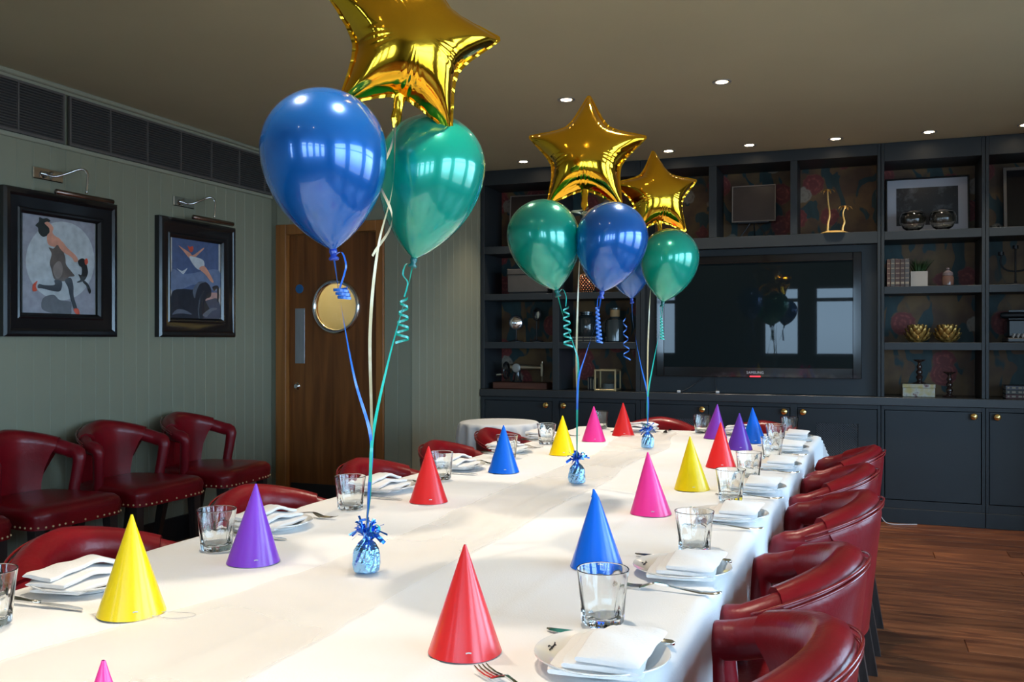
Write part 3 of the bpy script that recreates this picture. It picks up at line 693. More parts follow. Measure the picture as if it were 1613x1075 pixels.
for y, d, jz in ((0.92, 'burgundy tub chair at the lower left, hidden before the near yellow hat', 0), (1.60, 'burgundy tub chair behind the near yellow hat on the left of the table', 4), (2.24, 'burgundy tub chair behind the near purple hat on the left of the table', -3), (2.92, 'burgundy tub chair behind the left red hat and the tumbler there', 3), (3.56, 'burgundy tub chair behind the left blue hat, before the door wall corner', 5), (4.16, 'burgundy tub chair on the left nearest the small round table', 5)):
    chair(-1.73+0.275, y, R(jz), d, G1)
chair(-1.02, 5.10-0.29, R(-90), 'burgundy tub chair at the far table end, behind the foil weight', G1)
chair(-0.47, 5.06-0.29, R(-90), 'burgundy tub chair at the far table end, behind the purple hats', G1)
for y, d, jz in ((2.60, 'burgundy wall chair cut off by the left picture edge', 0), (3.21, 'burgundy wall chair leftmost of those seen whole, under the larger picture', -2), (3.80, 'burgundy wall chair in the middle of the row, between the two pictures', -1), (4.41, 'burgundy wall chair last in the row, next to the wooden door', 5)):
    chair(-3.55, y, R(jz), d, G2)

# ------------------------------------------------------------------ place settings (built facing +x, the diner's side)
def plate_parts(t):
    MB().lathe([(0.0001, 0.0025), (0.050, 0.0025), (0.052, 0.0), (0.058, 0.0), (0.060, 0.004), (0.097, 0.0155), (0.100, 0.0175), (0.0995, 0.0192), (0.096, 0.0185), (0.066, 0.0078), (0.055, 0.0058), (0.0001, 0.0058)], 56).obj('plate_body', 'china', t, smooth=60)
def plate_logo(t):
    for body, off in (('The', 0.0035), ('Running Horse', -0.0035)):
        text_mesh(body, 0.0042, 'ink', t, Matrix.Translation((-0.080-off*0.7, 0.003, 0.0142+off*0.25)) @ Matrix.Rotation(R(17), 4, 'Y') @ Matrix.Rotation(R(-90), 4, 'Z'), shear=0.4, bold=0.00012)
    pts = [(-.011, .000), (-.008, .003), (-.004, .0032), (.001, .002), (.006, .003), (.010, .0055), (.0125, .0052), (.011, .003), (.008, .0005), (.0105, -.003), (.007, -.0015), (.003, -.0012), (-.003, -.0005), (-.008, -.004), (-.006, -.0005)]
    o = MB().poly([(x*0.55, y*0.55, 0) for x, y in pts], (0, 0, 0.0004)).obj('horse_emblem', 'ink', t, smooth=0)
    o.matrix_local = Matrix.Translation((-0.080, 0.021, 0.0137)) @ Matrix.Rotation(R(17), 4, 'Y') @ Matrix.Rotation(R(-70), 4, 'Z')
def napkin_mesh():
    """linen napkin folded in three, the layers fanned: rounded folds step out towards -x"""
    mb = MB()
    for k in range(3):
        x0, x1 = -0.052+0.018*k, 0.073; th = 0.0080; L = 0.083-0.001*k; nl = 22; zb = 0.0062+0.0100*k
        sec = []
        sec = [(x0+th/2-th/2*sin(pi*q/8), th/2-th/2*cos(pi*q/8)) for q in range(9)]
        sec += [(x0+0.030, th*1.05), (x0+0.060, th*1.10), (x1-0.018, th*0.95), (x1-0.005, th*0.75), (x1, th*0.40), (x1-0.004, 0.0012), (x1-0.02, 0.0), (x0+0.04, 0.0)]
        vs = []; m = len(sec); rot = R(-5.5*(k-1)); py = -L
        for i in range(nl+1):
            q = -1+2*i/nl; y = q*L; rnd = 1-0.05*max(0, abs(q)-0.86)/0.14; thin = 1-0.2*max(0, abs(q)-0.90)/0.10
            for x, z in sec:
                xc = (x0+x1)/2; xx = xc+(x-xc)*rnd*(1-0.10*q); yy = y+0.10*xx*0.5
                arch = 0.013*(1-q*q)+0.004*sin(3.1*q+k*1.3+x*30)+0.0022*sin(7*q+50*x+2*k)
                dr = 0.006*max(0, (x-0.03)/0.035)
                xr = xx*cos(rot)-(yy-py)*sin(rot); yr = py+xx*sin(rot)+(yy-py)*cos(rot)
                vs.append((xr, yr, zb+z*thin+max(0, arch)*(0.35+0.25*k)-dr*(0.3*k)))
        fs = [(i*m+j, i*m+(j+1) % m, (i+1)*m+(j+1) % m, (i+1)*m+j) for i in range(nl) for j in range(m)]
        fs += [tuple(range(m))[::-1], tuple(range(nl*m, nl*m+m))]
        mb.add(vs, fs)
    return mb.mesh('napkin', 'napkin', 65)
def tumbler_mesh():
    H = 0.094; ro_b, ro_t = 0.034, 0.0445
    n = 60; mb = MB()
    def flute(a, k): return 1.0
    outer = [(0.0001, 0.0), (0.026, 0.0), (0.031, 0.0015), (0.034, 0.006), (0.0352, 0.020), (0.0372, 0.040), (0.0395, 0.060), (0.0418, 0.078), (0.0440, 0.0925)]
    rim = [(0.0443, 0.0935), (0.0438, 0.0945), (0.0430, 0.0940), (0.0424, 0.0925)]
    inner = [(0.0408, 0.076), (0.0382, 0.055), (0.0352, 0.035), (0.0328, 0.022), (0.0295, 0.0155), (0.022, 0.0130), (0.012, 0.0125), (0.0001, 0.0124)]
    prof = outer+rim+inner; N0 = len(outer); vs = []; fs = []
    for k, (r, z) in enumerate(prof):
        for j in range(n):
            a = 2*pi*j/n; rr = r
            if k < N0:
                s = max(0.0, 1-(z/0.082))      # eight flat panels fade out towards the rim
                c8 = cos(8*a); rr = r*(1+s*0.060*(abs(c8)**0.6*(1 if c8 > 0 else -1))*(1 if z > 0.001 else 0.6))
            vs.append((rr*cos(a), rr*sin(a), z))
    for k in range(len(prof)-1):
        for j in range(n): fs.append((k*n+j, k*n+(j+1) % n, (k+1)*n+(j+1) % n, (k+1)*n+j))
    return mb.add(vs, fs).mesh('tumbler', 'glass', 180)
def fork_parts(t):
    def strip(mb, pts, th=0.0022):     # pts: (x, half width, z)
        vs = []; 
        for x, h, z in pts: vs += [(x, -h, z-th/2), (x, h, z-th/2), (x, h*0.8, z+th/2), (x, -h*0.8, z+th/2)]
        fs = [(0, 3, 2, 1), (len(vs)-4, len(vs)-3, len(vs)-2, len(vs)-1)]
        for i in range(len(pts)-1):
            a = 4*i; b = a+4
            for j in range(4): fs.append((a+j, a+(j+1) % 4, b+(j+1) % 4, b+j))
        mb.add(vs, fs)
    h = MB(); strip(h, [(0.100, 0.004, 0.010), (0.096, 0.0072, 0.0095), (0.085, 0.0080, 0.0068), (0.06, 0.0062, 0.006), (0.02, 0.0038, 0.0095), (-0.01, 0.0030, 0.0135), (-0.026, 0.0034, 0.0145)], 0.0026)
    h.obj('handle', 'steel', t, smooth=60)
    k = MB(); strip(k, [(-0.026, 0.0034, 0.0145), (-0.034, 0.008, 0.0125), (-0.044, 0.0115, 0.0085), (-0.054, 0.0120, 0.0052)])
    for q in range(4):
        yc = -0.0096+0.0064*q; vs = []; P = [(-0.054, 0.0021, 0.0052), (-0.07, 0.0018, 0.0040), (-0.088, 0.0016, 0.0055), (-0.098, 0.0009, 0.0085)]
        for x, hw, z in P: vs += [(x, yc-hw, z-0.001), (x, yc+hw, z-0.001), (x, yc+hw, z+0.001), (x, yc-hw, z+0.001)]
        fs = [(0, 3, 2, 1), (12, 13, 14, 15)]
        for i in range(3):
            a = 4*i
            for j in range(4): fs.append((a+j, a+(j+1) % 4, a+4+(j+1) % 4, a+4+j))
        k.add(vs, fs)
    k.obj('tines', 'steel', t, smooth=60)
def knife_parts(t):
    h = MB().tube([(0.105, 0, 0.0055), (0.100, 0, 0.0058), (0.085, 0, 0.0058), (0.05, 0, 0.0055), (0.02, 0, 0.005), (0.0, 0, 0.005)], [0.004, 0.0075, 0.0085, 0.0068, 0.0050, 0.0055], 10, flat=0.62, up=(0, 1, 0)); h.obj('handle', 'steel', t, smooth=180)
    P = [(0.0, -0.004, 0.005), (-0.02, -0.0078, 0.0085), (-0.06, -0.0082, 0.0085), (-0.085, -0.0065, 0.0085), (-0.100, -0.002, 0.0080), (-0.107, 0.0045, 0.0068)]
    vs = [];
    for x, a, b in P: vs += [(x, a, 0.0032), (x, b, 0.0028), (x, b, 0.0052), (x, a, 0.0040)]
    fs = [(0, 3, 2, 1), (20, 21, 22, 23)]
    for i in range(5):
        for j in range(4): fs.append((4*i+j, 4*i+(j+1) % 4, 4*i+4+(j+1) % 4, 4*i+4+j))
    MB().add(vs, fs).obj('blade', 'steel', t, smooth=50)
tum_me, nap_me = tumbler_mesh(), napkin_mesh()
plate0 = fork0 = knife0 = None
def setting(px, py, rot, anchor, glass=None, g_anchor=None, fork=(0.0, -0.145), knife=(-0.02, 0.118), nrot=0, jr=0.0, logo=False):
    global plate0, fork0, knife0
    c, s = cos(R(rot)), sin(R(rot)); ZT = max(ztop(px+dx, py+dy) for dx in (-.06, 0, .06) for dy in (-.06, 0, .06))+0.0006
    def W(x, y, z): return (px+c*x-s*y, py+s*x+c*y, z)
    if plate0 is None or logo:
        p = thing('side_plate', 'white side plate '+anchor, 'plate', (px, py, ZT), R(rot), 'white side plates'); plate_parts(p)
        if logo: plate_logo(p)
        if plate0 is None and not logo: plate0 = p
    else: dup(plate0, (px, py, ZT), R(rot), 'white side plate '+anchor)
    n = link('napkin', nap_me, None, (px, py, ZT+0.0015), (0, 0, R(rot+nrot))); tag(n, 'folded napkin on the plate '+anchor, 'napkin', 'folded white napkins')
    if fork:
        f = W(fork[0], fork[1], 0); f = (f[0], f[1], max(ztop(f[0]+d, f[1]) for d in (-.08, 0, .08))+0.0003)
        if fork0 is None: fork0 = thing('fork', 'steel fork beside the plate '+anchor, 'fork', f, R(rot+jr), 'steel forks'); fork_parts(fork0)
        else: dup(fork0, f, R(rot+jr), 'steel fork beside the plate '+anchor)
    if knife:
        k = W(knife[0], knife[1], 0); k = (k[0], k[1], max(ztop(k[0]+d, k[1]) for d in (-.08, 0, .08))+0.0008)
        if knife0 is None: knife0 = thing('knife', 'steel knife beside the plate '+anchor, 'knife', k, R(rot+jr*0.5), 'steel knives'); knife_parts(knife0)
        else: dup(knife0, k, R(rot), 'steel knife beside the plate '+anchor)
    if glass:
        g = link('tumbler', tum_me, None, (glass[0], glass[1], max(ztop(glass[0]+d, glass[1]+e) for d in (-.03, .03) for e in (-.03, .03))+0.0004), (0, 0, R(random.uniform(0, 45)))); tag(g, 'clear fluted glass tumbler '+(g_anchor or anchor), 'glass', 'clear glass tumblers')
        g['category'] = 'tumbler'
S = setting
S(-1.405, 4.18, 180, 'beside the farther pink hat at the left', (-1.325, 3.95), 'beyond the left yellow hat', fork=(-0.03, -0.14))
S(-0.350, 1.300, 0, 'nearest the camera at the right, beyond the near red hat', (-0.400, 1.490), 'nearest the camera at the right, before the bent blue hat', fork=(-0.079, -0.146), logo=True, jr=-37)
S(-0.335, 1.870, 0, 'right of the bent blue hat', (-0.343, 2.070), 'right of the pink hat, beyond the bent blue hat', logo=True, fork=(0.0, -0.145), jr=-3)
S(-0.315, 2.465, 0, 'right of the near pink hat', (-0.350, 2.755), 'just right of the right yellow hat')
S(-0.305, 2.960, 0, 'right of the right yellow hat', (-0.345, 3.200), 'just right of the far right red hat')
S(-0.290, 3.520, 0, 'right of the far right red hat', (-0.315, 3.735), 'right of the dark purple hat, foremost of that pair')
S(-0.290, 4.080, 0, 'right of the dark purple hat', (-0.345, 4.290), 'just right of the farthest blue hat')
S(-0.295, 4.560, 0, 'at the far right table corner', (-0.315, 4.735), 'at the far right corner, tallest against the cabinets')
S(-1.395, 1.365, 180, 'left of the near yellow hat', (-1.365, 1.125), 'cut off by the left picture edge', fork=None, knife=(-0.02, 0.13))
S(-1.395, 1.965, 180, 'behind the near purple hat', (-1.362, 1.705), 'left of the near purple hat')
S(-1.390, 2.545, 180, 'left of the left red hat', (-1.335, 2.245), 'behind the nearest balloon ribbons')
S(-1.375, 3.085, 180, 'behind and left of the left blue hat', (-1.330, 2.830), 'right behind the left red hat')
S(-1.385, 3.640, 180, 'left of the left yellow hat', (-1.310, 3.410), 'right behind the left blue hat')
S(-1.060, 4.690, 90, 'at the far table end, behind the far left red hat', (-1.285, 4.735), 'behind the farther pink hat', fork=(-0.02, -0.145))
S(-0.540, 4.680, 90, 'at the far table end, between the two purple hats', (-0.740, 4.700), 'at the far table end, left of the lighter purple hat')

# ------------------------------------------------------------------ party hats
def hat(x, y, col, label, tilt=(0, 0), bent=False, rz=0.0, r=0.056, h=0.163, elastic=False):
    t = thing('party_hat', label, 'party hat', (x, y, max(ztop(x+d, y+e) for d in (-.04, .04) for e in (-.04, .04))+0.0004), R(rz), 'cone party hats')
    n = 56; vs = []; fs = []; nz = 9
    tx, ty = tilt
    for k in range(nz+1):
        q = k/nz; rr = r*(1-q)+0.0012*q; z = h*q
        for j in range(n+1):
            a = 2*pi*j/n*1.06; lift = 0.0009*j/n          # the overlap of the rolled card
            x_, y_ = (rr+lift)*cos(a), (rr+lift)*sin(a); dz = 0
            if k == 0: dz = 0.0012*abs(sin(a*1.5+1))
            if bent and q > 0.88: x_ -= (q-0.88)*0.035
            vs.append((x_+tx*q*h, y_+ty*q*h, z+dz))
    m = n+1
    for k in range(nz):
        for j in range(n): fs.append((k*m+j, k*m+j+1, (k+1)*m+j+1, (k+1)*m+j))
    c = MB().add(vs, fs).obj('cone', 'hat_'+col, t, smooth=180)
    if bent:
        MB().poly([(-0.0115, -0.004, h*0.900), (-0.0035, -0.0062, h*0.890), (-0.0035, -0.0022, h*0.988), (-0.0095, -0.0010, h*0.950)], (0.0003, 0.0006, 0)).obj('torn_tip', 'hat_'+col, t, smooth=0)
    # punched slot with the white elastic knot, on the side towards the camera
    for a in (math.atan2(-y, -x)-R(rz)+R(6), ):
        rr = r*(1-0.085); p = Vector((rr*cos(a), rr*sin(a), h*0.085)); d = Vector((-sin(a), cos(a), 0))
        MB().tube([p-d*0.004+Vector((cos(a)*.0012, sin(a)*.0012, 0)), p+Vector((cos(a)*.002, sin(a)*.002, 0.001)), p+d*0.004+Vector((cos(a)*.0012, sin(a)*.0012, 0))], 0.0011, 6).obj('elastic_knot', 'white', t)
    if elastic:
        pts = bez([(0.052, 0.01, 0.004), (0.080, 0.022, 0.003), (0.108, 0.030, 0.002), (0.118, 0.018, 0.0018), (0.098, -0.004, 0.0018), (0.064, -0.010, 0.0025), (0.053, -0.012, 0.004)], 8)
        MB().tube(pts, 0.0007, 5).obj('elastic_string', 'white', t)
    return t
hat(-1.189, 1.262, 'yellow', 'yellow party hat nearest the camera, at the lower left with its elastic beside it', elastic=True, r=0.057, h=0.172)
hat(-1.214, 1.640, 'purple', 'purple party hat at the left, right of the fluted tumbler', tilt=(0.04, 0), h=0.168)
hat(-0.685, 0.690, 'pink', 'pink party hat cut off at the bottom left, only its tip showing', h=0.168)
hat(-0.562, 1.283, 'red', 'red party hat nearest the camera, at the bottom middle')
hat(-1.180, 2.428, 'red', 'red party hat on the left half of the table, before a tumbler')
hat(-1.191, 3.066, 'blue', 'blue party hat on the left half of the table', h=0.168)
hat(-1.150, 3.640, 'yellow', 'yellow party hat on the far left half, left of the middle foil weight')
hat(-1.155, 4.140, 'pink', 'pink party hat on the far left half of the table')
hat(-1.095, 4.470, 'red', 'red party hat at the far end, left of the farthest foil weight')
hat(-0.515, 1.870, 'blue', 'blue party hat with a bent tip, beside the near right tumblers', tilt=(-0.02, 0), bent=True)
hat(-0.531, 2.484, 'pink', 'pink party hat on the right half, beyond the bent blue one', tilt=(-0.05, 0), h=0.168)
hat(-0.493, 2.929, 'yellow', 'yellow party hat on the right half of the table', tilt=(-0.04, 0), h=0.168)
hat(-0.478, 3.475, 'red', 'red party hat on the far right half of the table', h=0.168)
hat(-0.481, 4.080, 'dark_purple', 'darker purple party hat on the right, before the farthest blue one', h=0.158)
hat(-0.645, 4.500, 'magenta_purple', 'lighter purple party hat at the far end, behind the far red one', tilt=(0.06, 0), h=0.165)
hat(-0.447, 4.361, 'blue', 'blue party hat farthest away on the right', tilt=(-0.05, 0), h=0.162)

# ------------------------------------------------------------------ small round side table in the far left corner
t = thing('round_table', 'small round side table under a white cloth in the corner', 'table', (-1.99, 5.05, 0))
MB().lathe([(0.0001, 0.715), (0.225, 0.715), (0.228, 0.718), (0.228, 0.736), (0.225, 0.739), (0.0001, 0.739)], 48).obj('table_top', 'dark_wood', t)
MB().lathe([(0.0001, 0), (0.16, 0), (0.16, 0.015), (0.03, 0.04), (0.028, 0.70), (0.05, 0.714), (0.0001, 0.714)], 24).obj('pedestal', 'dark_wood', t)
vs = []; fs = []; n = 120; rows_ = [(0.0001, 0.743), (0.12, 0.7435), (0.20, 0.743), (0.226, 0.742), (0.236, 0.736), (0.241, 0.720), (0.244, 0.68), (0.248, 0.60), (0.252, 0.52), (0.256, 0.44), (0.26, 0.36)]
for k, (r, z) in enumerate(rows_):
    for j in range(n):
        a = 2*pi*j/n; f = max(0, k-4)/6; rr = r+f**0.7*0.022*(sin(a*15)+0.4*sin(a*7+1))
        vs.append((-1.99+rr*cos(a), 5.05+rr*sin(a), z))
for k in range(len(rows_)-1):
    for j in range(n): fs.append((k*n+j, k*n+(j+1) % n, (k+1)*n+(j+1) % n, (k+1)*n+j))
tag(MB().add(vs, fs).obj('round_tablecloth', 'cloth', smooth=180), 'white cloth falling in folds over the small round table', 'tablecloth')

# ------------------------------------------------------------------ balloons, foil stars and their weights
def teardrop(L, Rr, D, nseg=40, nr=32):
    """balloon body from the knot at the origin along unit vector D; total length L, radius Rr"""
    q = Vector((0, 0, 1)).rotation_difference(D.normalized()).to_matrix(); top = Rr*0.98; low = L-top; prof = []
    for k in range(nr+1):
        a = pi*k/nr
        if a < pi/2:
            s = 1-sin(a)*1.0; s = cos(a); r = Rr*max(0.0, (1-s**2.1))**0.84; z = low-low*s
            r = max(r, 0.007)
        else: r = Rr*sin(a); z = low-top*cos(a)
        prof.append((max(r, 1e-4), z))
    mb = MB(); mb.lathe(prof, nseg); mb.v = [tuple(q @ Vector(v)) for v in mb.v]; return mb
def knot_mb(D, s=1.0):
    q = Vector((0, 0, 1)).rotation_difference(D.normalized()).to_matrix()
    mb = MB().lathe([(0.0001, -0.020*s), (0.009*s, -0.021*s), (0.011*s, -0.017*s), (0.006*s, -0.011*s), (0.0085*s, -0.004*s), (0.0075*s, 0.003*s), (0.004*s, 0.006*s)], 14)
    mb.v = [tuple(q @ Vector(v)) for v in mb.v]; return mb
def curl(o, turns, length, r0, r1, drift=(0, 0, 0), ph=0.0, n=14):
    o = Vector(o); d = Vector(drift); N = int(turns*n); pts = []
    for i in range(N+1):
        q = i/N; a = ph+2*pi*turns*q; r = r0+(r1-r0)*q
        pts.append(o+Vector((r*cos(a), r*sin(a)*0.8, -length*q))+d*q)
    return pts
def balloon(name, col, knot, top, Rr, label, path, curlspec, width=0.0065, loops=()):
    K = Vector(knot); D = Vector(top)-K
    t = thing(name, label, 'balloon', K, 0, 'latex balloons')
    teardrop(D.length, Rr, D).obj('balloon_body', 'balloon_'+col, t, smooth=180)
    knot_mb(D).obj('knot', 'knot_'+col, t, smooth=180)
    kk = -D.normalized()*0.012
    pts = bez([kk]+[Vector(p)-K for p in path], 10)
    MB().ribbon(pts, width, twist=R(200), side=(1, -0.4, 0)).obj('ribbon', 'rib_'+col, t, smooth=180)
    if curlspec:
        cm = MB()
        off, turns, ln, r0, r1, dr = curlspec
        cm.ribbon(curl(Vector(off)+kk, turns, ln, r0, r1, dr), width*0.85, side=(0, 0, 1))
        if loops: cm.ribbon(bez([kk]+[Vector(l) for l in loops]+[Vector(off)+kk], 8), width*0.85, side=(0.2, 1, 0))
        cm.obj('curled_tail', 'rib_'+col, t, smooth=180)
    return t
W1, W2, W3 = Vector((-0.939, 1.642, 0.845)), Vector((-0.862, 2.885, 0.838)), Vector((-0.857, 3.944, 0.838))
J1, J2, J3 = (-0.930, 1.645, 1.029), (-0.853, 2.870, 1.147), (-0.854, 3.934, 0.981)
balloon('latex_balloon', 'blue', (-0.998, 1.611, 1.412), (-1.027, 1.600, 1.739), 0.127, 'big blue pearl balloon nearest the camera, left under the big gold star', [(-0.985, 1.62, 1.30), (-0.962, 1.635, 1.15), J1, (-0.934, 1.644, 0.92), W1], ((0.012, 0.004, -0.065), 3, 0.022, 0.016, 0.014, (0.012, 0, 0)), loops=[(0.02, 0, -0.005), (0.030, 0, -0.03), (0.026, 0, -0.05)])
balloon('latex_balloon', 'green', (-0.944, 1.867, 1.414), (-0.883, 1.890, 1.740), 0.121, 'big teal pearl balloon nearest the camera, right under the big gold star', [(-0.945, 1.83, 1.33), (-0.942, 1.74, 1.18), (-0.928, 1.65, 1.035), (-0.932, 1.645, 0.92), W1], ((-0.022, 0, -0.075), 4.5, 0.105, 0.009, 0.017, (-0.006, 0, 0)), loops=[(-0.02, 0, -0.012), (-0.028, 0, -0.035), (-0.016, 0, -0.055)])
balloon('latex_balloon', 'green', (-0.908, 2.811, 1.388), (-0.975, 2.785, 1.679), 0.117, 'teal balloon of the middle bunch, at its left', [(-0.89, 2.83, 1.30), (-0.865, 2.86, 1.21), J2, (-0.858, 2.875, 1.0), W2], ((0.028, 0, -0.040), 5, 0.130, 0.010, 0.016, (0.008, 0, 0)), loops=[(0.02, 0, 0.004), (0.032, 0, -0.02)])
balloon('latex_balloon', 'blue', (-0.758, 2.814, 1.381), (-0.709, 2.832, 1.665), 0.114, 'blue balloon of the middle bunch, at its right', [(-0.78, 2.83, 1.29), (-0.825, 2.86, 1.18), (-0.852, 2.870, 1.10), (-0.858, 2.875, 1.0), W2], ((-0.014, 0, -0.035), 9, 0.115, 0.006, 0.011, (0.008, 0, 0)), loops=[(-0.012, 0, -0.015)])
balloon('latex_balloon', 'blue', (-0.970, 4.123, 1.417), (-1.000, 4.111, 1.750), 0.125, 'blue balloon of the farthest bunch, half hidden behind the middle bunch', [(-0.955, 4.09, 1.30), (-0.90, 4.00, 1.12), J3, W3], ((-0.035, 0, -0.07), 4, 0.20, 0.006, 0.017, (0.012, 0, 0)))
balloon('latex_balloon', 'green', (-0.786, 3.925, 1.392), (-0.740, 3.943, 1.708), 0.126, 'teal balloon of the farthest bunch, at its right before the television', [(-0.795, 3.93, 1.30), (-0.83, 3.93, 1.12), J3, W3], ((-0.006, 0, -0.05), 8, 0.10, 0.005, 0.010, (0.005, 0, 0)), loops=[(-0.012, 0, -0.02)])

def star_mesh(Rr, H):
    """inflated five-point foil star: height from a membrane solved on a grid, puckered near the seam"""
    G = 121; ax = np.linspace(-1.08, 1.08, G); X, Y = np.meshgrid(ax, ax, indexing='ij')
    RI = 0.56
    def radius(th):
        k = np.mod(th-pi/2, 2*pi/5); k = np.minimum(k, 2*pi/5-k)        # angle from the nearest tip
        bx_, by_ = RI*cos(pi/5), RI*sin(pi/5)
        st = (by_)/(by_*np.cos(k)-(bx_-1.0)*np.sin(k)+1e-9)
        rr = 1.0*st
        rr = rr-0.030*np.sin(np.clip(k/(pi/5), 0, 1)*pi)                   # edges bow inward when inflated
        return np.minimum(rr, 0.955)
    rad = np.hypot(X, Y); th = np.arctan2(Y, X); inside = rad < radius(th)
    u = np.zeros((G, G)); h2 = (ax[1]-ax[0])**2
    for it in range(900):
        u[1:-1, 1:-1] = np.where(inside[1:-1, 1:-1], 0.25*(u[2:, 1:-1]+u[:-2, 1:-1]+u[1:-1, 2:]+u[1:-1, :-2]+h2), 0)
    hgt = np.sqrt(np.maximum(u, 0)); hgt /= hgt.max()
    def samp(x, y):
        fx = (x+1.08)/(ax[1]-ax[0]); fy = (y+1.08)/(ax[1]-ax[0]); i, j = int(fx), int(fy); a, b = fx-i, fy-j
        return (hgt[i, j]*(1-a)*(1-b)+hgt[i+1, j]*a*(1-b)+hgt[i, j+1]*(1-a)*b+hgt[i+1, j+1]*a*b)
    nt_, nr = 300, 34; vs = []; fs = []; rim = []
    ths = [2*pi*j/nt_+pi/2 for j in range(nt_)]; rds = [float(radius(np.array(a))) for a in ths]
    for sgn in (1, -1):
        for i in range(nr+1):
            s = 1-(1-i/nr)**1.5
            for j, a in enumerate(ths):
                r = rds[j]*s; x, y = r*cos(a), r*sin(a)
                k = (a-pi/2) % (2*pi/5); k = min(k, 2*pi/5-k); notch = (k/(pi/5))**1.2
                h = H*samp(x*0.985, y*0.985)*(1-s**14)
                puck = 0.085*s**5*(1-s**12)*(0.04+0.96*notch**2)*sin(a*33+2.5*sin(a*5+sgn)+sgn)
                h += puck*0.30*h/H
                vs.append((x*Rr, -sgn*(h*Rr+0.0006), y*Rr))
    m = nt_; 
    for f in range(2):
        b = f*(nr+1)*m
        for i in range(nr):
            for j in range(m):
                fs.append((b+i*m+j, b+i*m+(j+1) % m, b+(i+1)*m+(j+1) % m, b+(i+1)*m+j))
    mb = MB().add(vs, fs); b2 = (nr+1)*m
    for j in range(m): fs2 = (nr*m+j, nr*m+(j+1) % m, b2+nr*m+(j+1) % m, b2+nr*m+j); mb.f.append(fs2); mb.m.append(0)
    sm = MB(); sv = []; sf = []
    for j, a in enumerate(ths):
        for rr, yy in ((rds[j]*0.985, 0.0012), (rds[j]+0.035, 0.0006), (rds[j]+0.035, -0.0006), (rds[j]*0.985, -0.0012)): sv.append((rr*cos(a)*Rr, yy+0.0010*sin(a*37)*(rr > rds[j]), rr*sin(a)*Rr))
    for j in range(m):
        for k in range(4): sf.append((4*j+k, 4*((j+1) % m)+k, 4*((j+1) % m)+(k+1) % 4, 4*j+(k+1) % 4))
    return mb.mesh('foil_star', 'gold_foil', 180), sm.add(sv, sf).mesh('star_seam', 'gold_foil', 40)
STAR, SEAM = star_mesh(0.210, 0.40)
def star(c, yaw, pitch, roll, label, path, curls=(), sc=1.0):
    mat = Matrix.Rotation(R(yaw), 4, 'Z') @ Matrix.Rotation(R(pitch), 4, 'X') @ Matrix.Rotation(R(roll), 4, 'Y')
    t = thing('star_balloon', label, 'balloon', c, 0, 'gold foil star balloons')
    for nm, me in (('star_body', STAR), ('seam', SEAM)):
        o = link(nm, me, t); o.matrix_local = mat @ Matrix.Scale(sc, 4)
    tl = MB(); P = [(0.020, -0.085), (0.013, -0.120), (0.010, -0.150), (0.012, -0.172), (0.004, -0.190)]
    vs = []; fs = []
    for i, (h, z) in enumerate(P):
        for k in range(10): a = 2*pi*k/10; vs.append((h*cos(a), 0.35*h*sin(a)*(1+0.5*sin(3*a+i)), z))
    for i in range(len(P)-1):
        for k in range(10): fs.append((i*10+k, i*10+(k+1) % 10, (i+1)*10+(k+1) % 10, (i+1)*10+k))
    fs.append(tuple(range(40, 50)))
    o = tl.add(vs, fs).obj('filling_neck', 'gold_foil', t); o.matrix_local = mat @ Matrix.Scale(sc, 4)
    nk = mat @ Vector((0, 0, -0.180*sc))
    C = Vector(c)
    MB().ribbon(bez([nk]+[Vector(p)-C for p in path], 10), 0.0065, twist=R(260), side=(1, -0.4, 0)).obj('ribbon', 'rib_cream', t, smooth=180)
    if curls:
        cm = MB()
        for off, turns, ln, r0, r1, dr in curls: cm.ribbon(curl(nk+Vector(off), turns, ln, r0, r1, dr), 0.0055, side=(0, 0, 1))
        cm.obj('curled_tail', 'rib_cream', t, smooth=180)
    return t
star((-0.903, 1.765, 1.872), 40, 0, 10, 'big gold foil star balloon nearest the camera, cut by the top edge', [(-0.915, 1.71, 1.55), (-0.930, 1.675, 1.42), (-0.940, 1.66, 1.25), (-0.930, 1.648, 1.04), (-0.936, 1.646, 0.93), W1], [((0.0, -0.03, -0.02), 1.5, 0.27, 0.010, 0.022, (0.0, -0.03, 0.0))])
star((-0.851, 2.960, 1.849), 12, -6, 2, 'gold foil star balloon of the middle bunch', [(-0.862, 2.925, 1.55), (-0.865, 2.905, 1.35), (-0.862, 2.88, 1.16), (-0.858, 2.878, 1.0), W2], [((0.0, 0, -0.01), 4, 0.07, 0.010, 0.008, (0.005, 0, 0)), ((-0.005, 0, 0), 1, 0.02, 0.02, 0.025, (-0.03, 0, 0))])
star((-0.833, 4.030, 1.870), 32, -4, -4, 'gold foil star balloon of the farthest bunch, before the shelving', [(-0.848, 3.99, 1.50), (-0.858, 3.965, 1.25), (-0.857, 3.94, 1.0), W3], sc=0.98)

